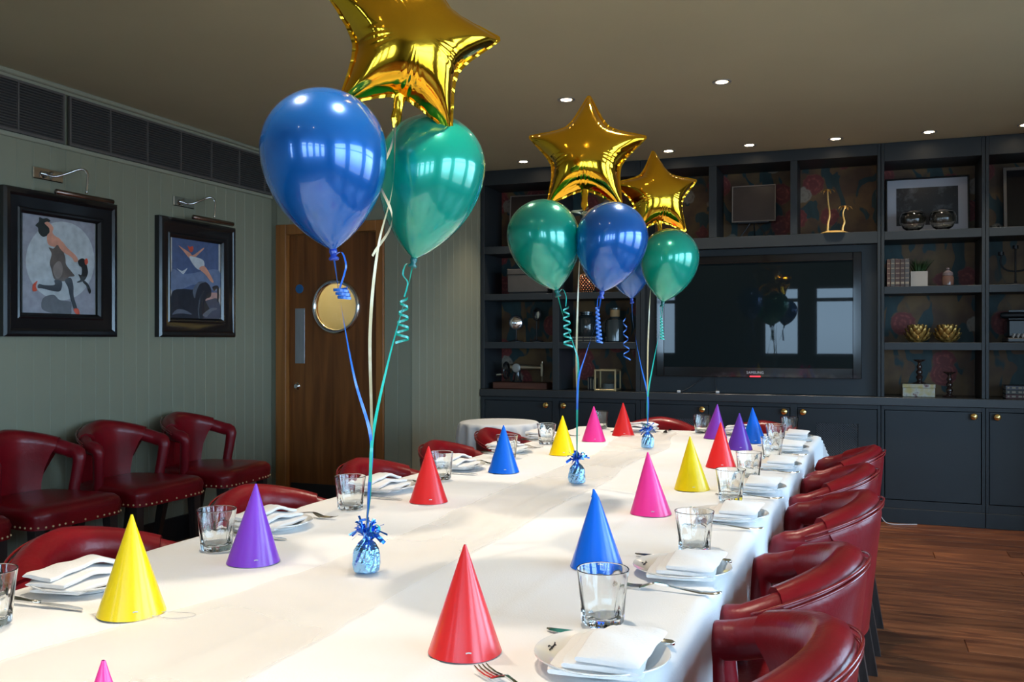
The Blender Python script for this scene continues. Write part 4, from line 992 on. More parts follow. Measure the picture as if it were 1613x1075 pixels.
def weight(x, y, label, rz, seed):
    rr = random.Random(seed)
    t = thing('balloon_weight', label, 'balloon weight', (x, y, ztop(x, y)+0.0065), R(rz), 'blue foil balloon weights')
    n = 28; prof = [(0.0001, 0.0), (0.022, 0.0), (0.0265, 0.004), (0.0275, 0.018), (0.0265, 0.034), (0.0235, 0.047), (0.0165, 0.058), (0.0085, 0.066), (0.0055, 0.071), (0.009, 0.077), (0.014, 0.083)]
    vs = []; fs = []
    for k, (r, z) in enumerate(prof):
        for j in range(n):
            a = 2*pi*j/n; cr = 1+(0.10*((j*7+k*3) % 5-2)/2+0.05*rr.uniform(-1, 1))*(1 if k > 1 else 0.3)*min(1.6, 0.4+k*0.14)*0.8
            vs.append((r*cr*cos(a), r*cr*sin(a), z))
    for k in range(len(prof)-1):
        for j in range(n): fs.append((k*n+j, k*n+(j+1) % n, (k+1)*n+(j+1) % n, (k+1)*n+j))
    MB().add(vs, fs).obj('pouch', 'blue_foil', t, smooth=0)
    fr = MB()
    for i in range(34):
        a = rr.uniform(0, 2*pi); el = rr.uniform(-0.35, 1.25); L = rr.uniform(0.022, 0.042); wd = rr.uniform(0.004, 0.008)
        d = Vector((cos(a)*cos(el), sin(a)*cos(el), sin(el))); p0 = Vector((0.006*cos(a), 0.006*sin(a), 0.074))
        pts = [p0, p0+d*L*0.5+Vector((0, 0, 0.006)), p0+d*L+Vector((0, 0, -0.004+rr.uniform(-0.006, 0.006)))]
        fr.ribbon(pts, [wd*0.5, wd, wd*1.1], twist=rr.uniform(-1.5, 1.5), side=(-sin(a), cos(a), 0.3))
    f = fr.obj('frill', 'blue_foil_dark', t, smooth=0); f['kind'] = 'stuff'
    lp = MB(); ring_ = [(0.0+0.016*cos(2*pi*k/20)-0.004, 0.004*sin(2*pi*k/10), 0.090+0.016*sin(2*pi*k/20)) for k in range(21)]
    lp.ribbon(ring_, 0.005, twist=R(360), side=(0, 1, 0)); lp.obj('ribbon_loop', 'rib_blue', t, smooth=180)
    l2 = MB().ribbon([(0.024+0.011*cos(a_/12*5.5), -0.006, 0.088+0.011*sin(a_/12*5.5)-0.004*(a_ > 10)) for a_ in range(13)], 0.005, side=(0, 1, 0)); l2.obj('ribbon_curl', 'rib_green', t, smooth=180)
W_ = weight
W_(-0.938, 1.641, 'blue foil balloon weight nearest the camera, frilled top', 0, 1)
W_(-0.862, 2.885, 'blue foil balloon weight in the middle of the table', 70, 2)
W_(-0.857, 3.944, 'blue foil balloon weight farthest away on the table', 150, 3)

# ------------------------------------------------------------------ framed prints and picture lamps on the left wall
def flat(name, pts, z, mat, parent, x0):
    return None
def picture(cy, cz, wd, ht, fw, iw, ih, paint, label):
    t = thing('framed_picture', label, 'picture', (XL+0.001, cy, cz), 0, 'black framed prints on the left wall')
    fr = MB(); d = 0.045; e = 0.016
    # mitred moulding: outer edge, raised ridge, sloping scoop to the print
    secs = [(0.0, 0.0), (0.0, d*0.75), (0.012, d), (0.028, d), (0.040, d*0.78), (fw-0.030, d*0.50), (fw-0.022, d*0.62), (fw-0.012, d*0.58), (fw, d*0.30), (fw, 0.0)]
    vs = []; fs = []; m = len(secs)
    for sy, sz in ((-1, -1), (1, -1), (1, 1), (-1, 1)):
        for i, h in secs: vs.append((h, sy*(wd/2-i), sz*(ht/2-i)))
    for c_ in range(4):
        for k in range(m-1): fs.append((c_*m+k, ((c_+1) % 4)*m+k, ((c_+1) % 4)*m+k+1, c_*m+k+1))
    fr.add(vs, fs).obj('frame', 'frame', t, smooth=25)
    bg, polys = paint
    pm_ = MB(); mats = [bg]; Z = 0.008
    pm_.box(0.002, Z, -iw/2, iw/2, -ih/2, ih/2)
    for n_, (mt, pts) in enumerate(polys):
        zz = Z+0.00025*(n_+1)
        pm_.poly([(zz-0.0002, (u-0.5)*iw, (v-0.5)*ih) for u, v in pts], (0.0002, 0, 0), len(mats)); mats.append(mt)
    pm_.obj('print', mats, t, smooth=0)
    MB().add([(0.0150, -iw/2-.01, -ih/2-.01), (0.0150, iw/2+.01, -ih/2-.01), (0.0150, iw/2+.01, ih/2+.01), (0.0150, -iw/2-.01, ih/2+.01)], [(0, 1, 2, 3)]).obj('glazing', 'pane', t, smooth=0)
    return t
def ink(*c): return pm('print_ink', tuple(min(0.9, v*1.75) for v in c), 0.7, var=0.15, vscale=25)
I = dict(grey=ink(.23, .22, .25), moon=ink(.36, .37, .38), smoke=ink(.10, .10, .11), hair=ink(.02, .022, .02), skin=ink(.50, .22, .15), dress=ink(.10, .075, .065), stock=ink(.035, .038, .045), red=ink(.45, .06, .03), cat=ink(.012, .012, .012), sheer=ink(.19, .15, .135),
         sky=ink(.060, .085, .17), sky2=ink(.12, .15, .24), cream=ink(.40, .36, .34), sea=ink(.04, .05, .085), dark=ink(.014, .016, .024), barrel=ink(.09, .10, .13), rose=ink(.36, .20, .19), white=ink(.42, .42, .44))
def soft(P):
    n = len(P); out = []
    for i in range(n):
        a, b, c, d = (Vector((P[(i+k) % n][0], P[(i+k) % n][1], 0)) for k in (-1, 0, 1, 2))
        for t in (0.0, 0.25, 0.5, 0.75): v = 0.5*((2*b)+(c-a)*t+(2*a-5*b+4*c-d)*t*t+(3*b-a-3*c+d)*t**3); out.append((v.x, v.y))
    return out
def mp1(P):
    P = soft(P) if len(P) < 30 else P
    return [((x-140)/400, ((782+(x-140)/400*13)-y)/((782+(x-140)/400*13)-(180+(x-140)/400*60))) for x, y in P]
def mp2(P):
    P = soft(P)
    return [((x-974)/279, ((815+(x-974)/279*10)-y)/((815+(x-974)/279*10)-(312+(x-974)/279*38))) for x, y in P]
el = [(345+190*cos(2*pi*k/40), 470+222*sin(2*pi*k/40)) for k in range(40)]
p1 = (I['grey'], [(I['moon'], mp1(el)),
  (I['smoke'], mp1([(245, 680), (300, 660), (335, 690), (395, 700), (400, 740), (390, 775), (300, 765), (240, 740)])),
  (I['hair'], mp1([(205, 270), (222, 250), (225, 225), (245, 232), (265, 230), (285, 245), (270, 258), (278, 290), (275, 320), (245, 335), (222, 312), (218, 285)])),
  (I['skin'], mp1([(252, 258), (270, 250), (285, 262), (300, 285), (295, 310), (310, 330), (335, 345), (350, 375), (330, 392), (275, 380), (265, 330), (278, 310), (276, 285)])),
  (I['dress'], mp1([(275, 395), (300, 400), (320, 380), (345, 395), (365, 450), (370, 490), (400, 530), (418, 555), (385, 560), (375, 582), (310, 578), (290, 520), (280, 480), (290, 430)])),
  (I['sheer'], mp1([(300, 500), (330, 470), (350, 500), (345, 550), (320, 570), (300, 540)])),
  (I['skin'], mp1([(315, 355), (345, 358), (375, 395), (420, 435), (437, 462), (432, 475), (415, 474), (400, 450), (345, 412)])),
  (I['stock'], mp1([(305, 578), (345, 585), (340, 635), (310, 642), (240, 625), (217, 622), (222, 600), (250, 606), (305, 605)])),
  (I['stock'], mp1([(362, 580), (395, 565), (410, 610), (412, 670), (432, 738), (415, 745), (393, 680), (380, 620)])),
  (I['red'], mp1([(410, 742), (438, 740), (446, 775), (428, 772)])), (I['red'], mp1([(190, 605), (214, 582), (206, 612), (212, 636), (190, 640)])),
  (I['cat'], mp1([(436, 470), (455, 456), (470, 458), (480, 472), (490, 505), (494, 540), (475, 578), (440, 592), (430, 588), (450, 575), (438, 545), (456, 548), (458, 510), (442, 495)])),
  (I['cat'], mp1([(468, 578), (495, 600), (512, 638), (505, 656), (496, 640), (484, 610), (464, 590)])), (I['red'], mp1([(474, 466), (488, 456), (494, 480), (480, 492)]))])
p2 = (I['cream'], [(I['sky'], [(0.04, 0.025), (0.96, 0.025), (0.96, 0.955), (0.04, 0.965)]),
  (I['sky2'], mp2([(985, 520), (1060, 545), (1240, 520), (1240, 640), (1120, 600), (985, 640)])),
  (I['rose'], mp2([(1165, 655), (1242, 652), (1238, 690), (1160, 695)])),
  (I['sea'], mp2([(984, 740), (1060, 730), (1180, 690), (1240, 690), (1238, 808), (984, 800)])),
  (I['dark'], mp2([(984, 650), (1040, 628), (1100, 630), (1122, 592), (1165, 588), (1195, 620), (1196, 670), (1165, 690), (1190, 750), (1150, 790), (985, 790)])),
  (I['barrel'], mp2([(1095, 640), (1110, 605), (1135, 588), (1170, 588), (1135, 600), (1115, 640), (1105, 680)])),
  (I['barrel'], mp2([(985, 770), (1010, 742), (1050, 745), (1090, 770), (1050, 765), (1010, 765)])), (I['barrel'], mp2([(1150, 770), (1200, 735), (1235, 740), (1200, 755), (1170, 785)])),
  (I['dark'], mp2([(1205, 615), (1241, 615), (1241, 695), (1233, 695), (1231, 628), (1215, 640)])),
  (I['skin'], mp2([(1018, 388), (1035, 398), (1080, 428), (1095, 440), (1150, 400), (1157, 402), (1140, 420), (1105, 452), (1078, 458), (1045, 420)])),
  (I['red'], mp2([(1066, 388), (1078, 394), (1094, 390), (1096, 412), (1086, 424), (1076, 415)])),
  (I['white'], mp2([(1074, 448), (1106, 450), (1140, 460), (1156, 475), (1156, 505), (1130, 522), (1098, 495)])),
  (I['skin'], mp2([(1128, 514), (1158, 500), (1190, 545), (1211, 588), (1196, 588), (1165, 548)])),
  (I['white'], mp2([(1008, 514), (1036, 528), (1064, 512), (1046, 542), (1036, 543)]))])
picture(3.62, 1.612, 0.725, 0.735, 0.120, 0.462, 0.535, p1, 'larger black framed print of a running woman before a pale moon')
picture(4.662, 1.606, 0.705, 0.722, 0.118, 0.468, 0.550, p2, 'black framed print with a flying swimmer over a dark cannon on blue')
def picture_lamp(y, z, label):
    t = thing('picture_lamp', label, 'lamp', (XL+0.001, y, z), 0, 'chrome picture lamps')
    B('wall_plate', 0, 0.012, -0.15, 0.035, -0.030, 0.030, 'chrome', t, 0.004)
    MB().tube(bez([(0.010, -0.09, 0.0), (0.05, -0.06, -0.012), (0.075, -0.02, 0.004), (0.10, 0.035, 0.034), (0.120, 0.060, 0.040), (0.138, 0.070, 0.022), (0.140, 0.068, -0.02), (0.140, 0.062, -0.085)], 8), 0.0065, 8).obj('arm', 'chrome', t, smooth=180)
    MB().tube([(0.010, -0.10, 0.0), (0.028, -0.085, -0.004)], 0.014, 10).obj('joint', 'chrome', t)
    MB().tube([(0.140, -0.135, -0.105), (0.140, -0.13, -0.105), (0.140, 0.24, -0.105), (0.140, 0.245, -0.105)], [0.008, 0.014, 0.014, 0.008], 14).obj('lamp_shade', pm('bronze_chrome', (0.30, 0.22, 0.19), 0.25, metal=1.0), t, smooth=50)
picture_lamp(3.60, 2.075, 'chrome swan-neck lamp over the larger picture of the running woman')
picture_lamp(4.61, 2.075, 'chrome swan-neck lamp over the picture of the flying swimmer')

# ------------------------------------------------------------------ television and its cables
o = Vector((-0.678, 6.69, 1.395))
t = thing('television', 'large flat black television reflecting the windows, in the navy recess', 'television', o)
def tb(n, a, b, y0, y1, z0, z1, m, c=0.0): return MB().box(a-o.x, b-o.x, y0-o.y, y1-o.y, z0-o.z, z1-o.z, c).obj(n, m, t, smooth=30)
M['gloss_black'] = pm('gloss_black_plastic', (0.006, 0.005, 0.006), 0.10, coat=0.4, coatr=0.03)
M['screen'] = pm('dark_screen_glass', (0.006, 0.010, 0.012), 0.018, spec=0.30)
tb('casing', -1.384, 0.028, 6.685, 6.718, 0.960, 1.830, 'gloss_black', 0.008)
fr = MB(); A, Bq, C_, D_ = -1.384, 0.028, 0.960, 1.830; a, b, c_, d_ = -1.328, -0.028, 1.030, 1.776
fr.box(A-o.x, a-o.x, 6.672-o.y, 6.686-o.y, C_-o.z, D_-o.z, .003).box(b-o.x, Bq-o.x, 6.672-o.y, 6.686-o.y, C_-o.z, D_-o.z, .003).box(a-o.x, b-o.x, 6.672-o.y, 6.686-o.y, C_-o.z, c_-o.z, .003).box(a-o.x, b-o.x, 6.672-o.y, 6.686-o.y, d_-o.z, D_-o.z, .003)
fr.obj('bezel', 'gloss_black', t, smooth=30)
tb('screen', a, b, 6.678, 6.684, c_, d_, 'screen')
M['silver_ink'] = pm('silver_print', (0.55, 0.55, 0.57), 0.35)
text_mesh('SAMSUNG', 0.026, 'silver_ink', t, Matrix.Translation((0.0, 6.6716-o.y, 0.994-o.z)) @ Matrix.Rotation(R(90), 4, 'X'))
tb('standby_light', -0.715, -0.640, 6.6695, 6.674, 0.963, 0.972, pm('red_led_strip', (0.5, 0.01, 0.02), 0.3, emit=(1.0, 0.03, 0.05), estr=1.1), 0.002)
tb('mount', -0.95, -0.40, 6.7175, 6.7195, 1.2, 1.6, 'black')
def cable(name, pts, r, mat, label, plug=None):
    q = thing(name, label, 'cable', pts[0]); P0 = Vector(pts[0])
    MB().tube([p-P0 for p in bez(pts, 8)], r, 6).obj('cord', mat, q, smooth=180)
    if plug:
        MB().box(-0.012, 0.012, -0.012, 0.012, -0.008, 0.008, 0.003, xf=Matrix.Translation(Vector(plug)-P0)).obj('plug', 'white', q, smooth=30)
cable('television_cable', [(-1.02, 6.700, 0.968), (-1.07, 6.690, 0.93), (-1.16, 6.67, 0.868), (-1.20, 6.66, 0.850)], 0.0035, 'black', 'thin black cable hanging from the left underside of the television', (-1.215, 6.655, 0.851))
cable('television_lead', [(-0.955, 6.700, 0.968), (-0.957, 6.695, 0.90), (-0.950, 6.680, 0.860), (-1.00, 6.665, 0.847), (-1.10, 6.675, 0.849)], 0.0035, 'black', 'second black lead below the television, curling onto the worktop', (-0.940, 6.675, 0.851))
cable('floor_cable', [(0.125, 6.60, 0.10), (0.16, 6.58, 0.03), (0.20, 6.56, 0.006), (0.30, 6.58, 0.005), (0.37, 6.60, 0.006)], 0.003, 'white', 'white cable on the floor by the right-hand cabinet plinth')

# ------------------------------------------------------------------ ornaments on the shelves
SH = dict(w=0.8435, a=1.2115, b=1.5875, c=1.9595, mid=1.9635)     # shelf tops
M['bronze_pic'] = pm('dark_brown_print', (0.042, 0.025, 0.019), 0.35, var=0.25, vscale=6)
M['pic_edge'] = pm('pale_frame_edge', (0.20, 0.16, 0.13), 0.4)
def leaning_picture(name, x, y, z, w_, h_, label, mat='bronze_pic', edge=0.008, tilt=-6, mount=None):
    q = thing(name, label, 'picture', (x, y, z)); mt = Matrix.Rotation(R(tilt), 4, 'X')
    k = MB()
    for a0, b0, c0, d0 in ((-w_/2, -w_/2+edge, 0, h_), (w_/2-edge, w_/2, 0, h_), (-w_/2+edge, w_/2-edge, 0, edge), (-w_/2+edge, w_/2-edge, h_-edge, h_)): k.box(a0, b0, -0.012, 0.008, c0, d0, 0.0015, xf=mt)
    k.obj('frame', 'pic_edge' if not mount else 'frame', q, smooth=30)
    MB().box(-w_/2+edge, w_/2-edge, -0.004, 0.004, edge, h_-edge, xf=mt).obj('print' if not mount else 'mount', mat, q, smooth=0)
    if mount:
        a0, b0, c0, d0, m2 = mount
        MB().box(a0, b0, -0.0055, -0.0041, c0, d0, xf=mt).obj('print', m2, q, smooth=0)
    return q
leaning_picture('small_picture', -2.42, 6.86, SH['c'], 0.40, 0.43, 'dark picture in a thin pale frame on the top left shelf')
leaning_picture('small_picture', -0.707, 6.86, SH['mid']+0.125, 0.312, 0.268, 'plain brown picture in a thin silver frame, centre of the top row', tilt=-3)
q = thing('picture_easel', 'dark easel under the plain brown picture in the top row', 'easel', (-0.707, 6.86, SH['mid']))
MB().tube([(-0.10, -0.02, 0.003), (-0.02, 0.0, 0.124)], 0.005, 6).tube([(0.10, -0.02, 0.003), (0.02, 0.0, 0.124)], 0.005, 6).tube([(0, 0.09, 0.003), (0, 0.02, 0.124)], 0.005, 6).obj('legs', 'black', q); B('ledge', -0.11, 0.11, -0.025, 0.02, 0.114, 0.1245, 'black', q, 0.002)
q_m = pm('star_field_print', (0.015, 0.016, 0.02), 0.35)
nt2 = q_m.node_tree; p_ = nt2.nodes['Principled BSDF']; tc = nt2.nodes.new('ShaderNodeTexCoord'); nz = nt2.nodes.new('ShaderNodeTexNoise'); nz.inputs['Scale'].default_value = 7; nz.inputs['Detail'].default_value = 8; nz.inputs['Roughness'].default_value = 0.75
cr = nt2.nodes.new('ShaderNodeValToRGB'); cr.color_ramp.elements[0].position = 0.50; cr.color_ramp.elements[0].color = (0.010, 0.011, 0.014, 1); cr.color_ramp.elements[1].position = 0.75; cr.color_ramp.elements[1].color = (0.12, 0.125, 0.14, 1)
nt2.links.new(tc.outputs['Object'], nz.inputs[0]); nt2.links.new(nz.outputs[0], cr.inputs[0]); nt2.links.new(cr.outputs[0], p_.inputs['Base Color'])
M['mount'] = pm('white_mount_board', (0.40, 0.40, 0.44), 0.6)
leaning_picture('mounted_print', 0.450, 6.90, SH['c'], 0.530, 0.395, 'dark night print in a broad white mount on the upper right shelf', mat='mount', edge=0.012, tilt=-5, mount=(-0.195, 0.195, 0.060, 0.325, q_m))
leaning_picture('small_picture', 1.10, 6.90, SH['c']+0.0, 0.36, 0.43, 'black framed picture at the top right end, cut by the picture edge', mat='gloss_black', edge=0.02)
M['smoke_glass'] = glass_mat('smoked_glass', (0.75, 0.73, 0.70))
def glass_bowl(x, label):
    q = thing('glass_bowl', label, 'bowl', (x, 6.735, SH['c']), 0, 'clear glass bowls on the upper right shelf')
    out = [(0.0001, 0), (0.030, 0), (0.034, 0.004), (0.062, 0.022), (0.082, 0.058), (0.084, 0.088), (0.074, 0.118), (0.060, 0.132)]; inn = [(0.057, 0.131), (0.071, 0.116), (0.080, 0.088), (0.078, 0.060), (0.058, 0.028), (0.030, 0.012), (0.0001, 0.010)]
    MB().lathe(out+inn, 36).obj('bowl_glass', 'smoke_glass', q, smooth=180)
    MB().lathe([(0.0001, 0.0105), (0.030, 0.0125), (0.055, 0.028), (0.052, 0.034), (0.0001, 0.036)], 24).obj('base_highlight', pm('pale_highlight', (0.42, 0.39, 0.34), 0.8, var=0.4, vscale=90, bump=0.8, bscale=120), q)  # pale mottled mound paints the white highlight at the base of the bowl
glass_bowl(0.352, 'round glass bowl before the left of the white-mounted print'); glass_bowl(0.535, 'round glass bowl before the right of the white-mounted print')
g = thing('glass_dish', 'small glass dish glinting on the top right shelf, at its left end', 'dish', (0.845, 6.74, SH['c'])); MB().lathe([(0.0001, 0), (0.02, 0), (0.028, 0.02), (0.026, 0.021), (0.019, 0.004), (0.0001, 0.003)], 20).obj('dish_glass', 'glass', g)

# gold palm trees
M['pale_gold'] = pm('pale_gold_metal', (0.80, 0.50, 0.16), 0.34, metal=0.55)
q = thing('palm_ornament', 'gold ornament of two palm trees on a small island', 'ornament', (-0.148, 6.715, SH['mid']))
MB().lathe([(0.0001, 0.020), (0.05, 0.018), (0.085, 0.010), (0.098, 0.003), (0.098, 0.0), (0.0001, 0.0)], 28, mod=lambda a, k: 1+0.05*sin(5*a)).obj('base', 'pale_gold', q)
for (x0, hh, lean, sc) in ((-0.045, 0.298, (-0.012, 0.010), 1.0), (0.052, 0.178, (0.004, 0.012), 0.95)):
    pts = bez([(x0, 0, 0.014), (x0+0.004, 0, hh*0.25), (x0+0.014, 0, hh*0.45), (x0+0.004, 0, hh*0.75), (x0+lean[0]+0.012, 0, hh)], 6)
    tr = MB().tube(pts, [0.0075-0.003*k/(len(pts)-1)+0.0008*(k % 2) for k in range(len(pts))], 8).obj('trunk', 'pale_gold', q)
    for k in range(7):
        a = 2*pi*k/7+0.3; tp = Vector(pts[-1]); d = Vector((cos(a), sin(a)*0.8, 0))
        MB().ribbon([tp, tp+d*0.022*sc+Vector((0, 0, 0.012)), tp+d*0.046*sc+Vector((0, 0, 0.004)), tp+d*0.058*sc+Vector((0, 0, -0.014))], [0.006, 0.018, 0.014, 0.003], side=(-sin(a), cos(a), 0))  .obj('frond', 'pale_gold', tr, smooth=180)

# copper honeycomb lantern
q = thing('honeycomb_lantern', 'copper pineapple-shaped lantern with pierced cells on the left shelves', 'ornament', (-1.935, 6.74, SH['b']))
M['copper'] = pm('copper', (0.85, 0.36, 0.17), 0.25, metal=1.0)
bd = MB(); prof = [(0.030, 0.0), (0.052, 0.018), (0.062, 0.050), (0.064, 0.080), (0.058, 0.112), (0.044, 0.138), (0.024, 0.152)]
MB().lathe([(r*0.86, z) for r, z in prof], 20).obj('liner', 'black', q)
nrow = 11
for i in range(nrow):
    z = 0.008+0.138*i/(nrow-1)
    rr = np.interp(z, [p[1] for p in prof], [p[0] for p in prof])
    for j in range(16): a = 2*pi*(j+0.5*(i % 2))/16; bd.ball((rr*cos(a), rr*sin(a), z), 0.0068*rr/0.064+0.0015, 6)
b_ = bd.obj('studs', 'copper', q, smooth=180); b_['kind'] = 'stuff'
# grey box
q = thing('storage_box', 'grey box with a narrow base shadow on the left shelves, behind the teal balloon', 'box', (-2.40, 6.78, SH['b'])); M['box_grey'] = pm('grey_box_board', (0.055, 0.050, 0.045), 0.6, var=0.1, vscale=15)
B('box_body', -0.165, 0.165, -0.09, 0.09, 0.012, 0.150, 'box_grey', q, 0.003); B('lid', -0.170, 0.170, -0.095, 0.095, 0.150, 0.195, 'box_grey', q, 0.004); B('foot', -0.155, 0.155, -0.08, 0.08, 0, 0.012, 'black', q)
# two little round mirrors on stands
for (x, zc, rr, yaw, lb) in ((-2.534, 1.362, 0.047, 20, 'round table mirror on a dark stand, lower left of the pair'), (-2.362, 1.428, 0.042, -35, 'round table mirror on a dark stand, higher right of the pair')):
    q = thing('table_mirror', lb, 'mirror', (x, 6.80, SH['a']), R(yaw), 'round mirrors on the left shelves'); h = zc-SH['a']
    MB().lathe([(0.0001, 0.0), (0.055, 0), (0.055, 0.006), (0.012, 0.014), (0.006, 0.03), (0.006, h-rr-0.006), (0.0001, h-rr-0.006)], 20).obj('stand', 'black', q)
    MB().lathe([(0.0001, -0.010), (rr+0.008, -0.008), (rr+0.012, 0.0), (rr+0.008, 0.006), (rr, 0.004)], 28).obj('rim', 'black', q, (0, 0, h), rot=(R(90), 0, 0))
    MB().lathe([(0.0001, 0.013), (rr*0.5, 0.011), (rr*0.85, 0.007), (rr, 0.004)], 28).obj('mirror_glass', 'chrome', q, (0, 0, h), rot=(R(90), 0, 0), smooth=180)
# books lying, glass jar, corked bottle
def lying_book(x, y, z, w_, d_, h_, col, label, grp, n_=5):
    q = thing('book', label, 'book', (x, y, z), 0, grp); cm = pm('book_cloth', col, 0.5)
    B('cover', -w_/2, w_/2, -d_/2, -d_/2+0.003, 0, h_, cm, q, 0.001); B('board', -w_/2, w_/2, -d_/2+0.003, d_/2, 0, 0.003, cm, q); B('board', -w_/2, w_/2, -d_/2+0.003, d_/2, h_-0.003, h_, cm, q)
    B('pages', -w_/2+0.004, w_/2-0.004, -d_/2+0.003, d_/2-0.004, 0.003, h_-0.003, 'paper', q)
    for k in range(n_): a = -w_/2+w_*(k+0.5)/n_; B('gilt_band', a-0.006-0.006*(k % 2), a+0.006+0.004*(k % 3), -d_/2-0.0004, -d_/2, h_*0.3, h_*0.72, 'gilt', q)
M['paper'] = pm('book_pages', (0.50, 0.45, 0.36), 0.8); M['gilt'] = pm('gilt_lettering', (0.24, 0.19, 0.12), 0.4)
lying_book(-1.962, 6.80, SH['a'], 0.190, 0.13, 0.022, (0.03, 0.025, 0.025), 'dark book lying under the glass jar, lower of the two', 'books under the glass jar', 8)
lying_book(-1.962, 6.80, SH['a']+0.0225, 0.185, 0.13, 0.022, (0.04, 0.03, 0.03), 'dark book lying under the glass jar, upper of the two', 'books under the glass jar', 8)
M['dark_glass'] = pm('dark_ribbed_glass', (0.020, 0.026, 0.026), 0.08, coat=0.6)
q = thing('glass_jar', 'dark ribbed glass jar standing on two books', 'jar', (-1.954, 6.80, SH['a']+0.0455))
MB().lathe([(0.0001, 0), (0.060, 0), (0.068, 0.008), (0.074, 0.05), (0.074, 0.125), (0.062, 0.152), (0.045, 0.162), (0.045, 0.172), (0.052, 0.176), (0.052, 0.186), (0.0001, 0.188)], 48, mod=lambda a, k: 1+(0.018*cos(20*a) if 1 < k < 5 else 0)).obj('jar_body', 'dark_glass', q)
q = thing('corked_bottle', 'dark grey glass bottle with a pale neck band on the left shelves', 'bottle', (-1.730, 6.80, SH['a']))
MB().lathe([(0.0001, 0), (0.066, 0), (0.074, 0.008), (0.075, 0.145), (0.068, 0.168), (0.040, 0.182), (0.036, 0.19), (0.036, 0.245), (0.048, 0.249), (0.048, 0.258), (0.0001, 0.259)], 36).obj('bottle_body', pm('grey_glass', (0.045, 0.055, 0.055), 0.12, coat=0.5), q)
MB().lathe([(0.0365, 0.192), (0.0375, 0.194), (0.0375, 0.242), (0.0365, 0.244)], 28).obj('neck_band', pm('cork', (0.42, 0.27, 0.12), 0.7), q)
# old sewing machine
q = thing('sewing_machine', 'antique hand-cranked sewing machine on a reddish wooden base', 'sewing machine', (-2.470, 6.80, SH['w']))
B('base', -0.225, 0.225, -0.10, 0.10, 0.0, 0.050, 'mahogany', q, 0.004)
M['old_iron'] = pm('black_japanned_iron', (0.016, 0.015, 0.015), 0.25, coat=0.4); M['worn_brass'] = pm('worn_nickel_brass', (0.45, 0.37, 0.26), 0.35, metal=0.9)
MB().lathe([(0.0001, 0.052), (0.045, 0.052), (0.030, 0.07), (0.024, 0.11), (0.026, 0.150), (0.0001, 0.152)], 20).obj('pillar', 'old_iron', q, (-0.045, -0.02, -0.002))
MB().tube([(-0.10, -0.02, 0.168), (0.02, -0.02, 0.168), (0.10, -0.02, 0.165), (0.155, -0.02, 0.165)], [0.024, 0.020, 0.015, 0.017], 12).obj('arm', 'worn_brass', q)
MB().box(0.150, 0.172, -0.034, -0.006, 0.095, 0.200, 0.004).tube([(0.161, -0.02, 0.20), (0.161, -0.02, 0.215)], 0.005, 8).tube([(0.161, -0.02, 0.095), (0.161, -0.02, 0.055)], 0.003, 6).obj('needle_head', 'worn_brass', q)
MB().lathe([(0.0001, 0.010), (0.020, 0.012), (0.034, 0.008), (0.036, 0)], 24).obj('face_plate', pm('pale_nickel', (0.36, 0.35, 0.33), 0.35, metal=0.6), q, (-0.045, -0.046, 0.162), rot=(R(90), 0, 0))
MB().tube([(-0.140, -0.02+0.062*cos(2*pi*k/28), 0.140+0.062*sin(2*pi*k/28)) for k in range(28)], 0.010, 8, closed=True, up=(1, 0, 0)).tube([(-0.145, -0.02, 0.140), (-0.10, -0.02, 0.155)], 0.012, 8).tube([(-0.140, -0.08, 0.140), (-0.140, 0.04, 0.140)], 0.006, 6).tube([(-0.140, -0.02, 0.08), (-0.140, -0.02, 0.20)], 0.006, 6).obj('hand_wheel', 'old_iron', q)
MB().tube([(-0.150, -0.06, 0.120), (-0.165, -0.06, 0.108)], 0.006, 8).tube([(-0.165, -0.06, 0.108), (-0.205, -0.06, 0.104)], 0.011, 8).obj('crank_handle', 'chrome', q)
# brass framed lantern cube, small books beside it
q = thing('glass_lantern', 'square brass-framed glass cube on the lowest left shelf', 'lantern', (-1.775, 6.76, SH['w']))
k = MB(); a = 0.078
for sx in (-1, 1):
    for sy in (-1, 1): k.box(sx*a-0.006, sx*a+0.006, sy*a-0.006, sy*a+0.006, 0, 0.160, 0.0015)
for z in (0.0, 0.148):
    for s_ in (-1, 1): k.box(-a+0.006, a-0.006, s_*a-0.006, s_*a+0.006, z, z+0.012, 0.0015).box(s_*a-0.006, s_*a+0.006, -a+0.006, a-0.006, z, z+0.012, 0.0015)
k.obj('frame', pm('aged_brass', (0.48, 0.36, 0.19), 0.35, metal=0.8), q, smooth=30)
for s_ in (-1, 1): MB().add([(-a+.006, s_*a, 0.012), (a-.006, s_*a, 0.012), (a-.006, s_*a, 0.148), (-a+.006, s_*a, 0.148)], [(0, 1, 2, 3)]).obj('pane', 'pane', q, smooth=0)
MB().lathe([(0.0001, 0.012), (0.045, 0.012), (0.045, 0.05), (0.0001, 0.05)], 20).obj('candle', pm('grey_wax', (0.10, 0.10, 0.09), 0.6), q)
for i, (x, h_, th_) in enumerate(((-1.925, 0.098, 0.014), (-1.905, 0.095, 0.016), (-1.885, 0.088, 0.014))):
    q = thing('small_book', ('farthest','middle','nearest')[i]+' of three thin dark books standing left of the brass glass cube', 'book', (x, 6.80, SH['w']), 0, 'thin books beside the glass cube')
    B('cover', -th_/2, th_/2, -0.05, 0.05, 0, h_, 'black', q, 0.001); B('gilt_band', -th_/2+0.003, th_/2-0.006, -0.0505, -0.05, 0.008, h_-0.008, 'gilt', q)
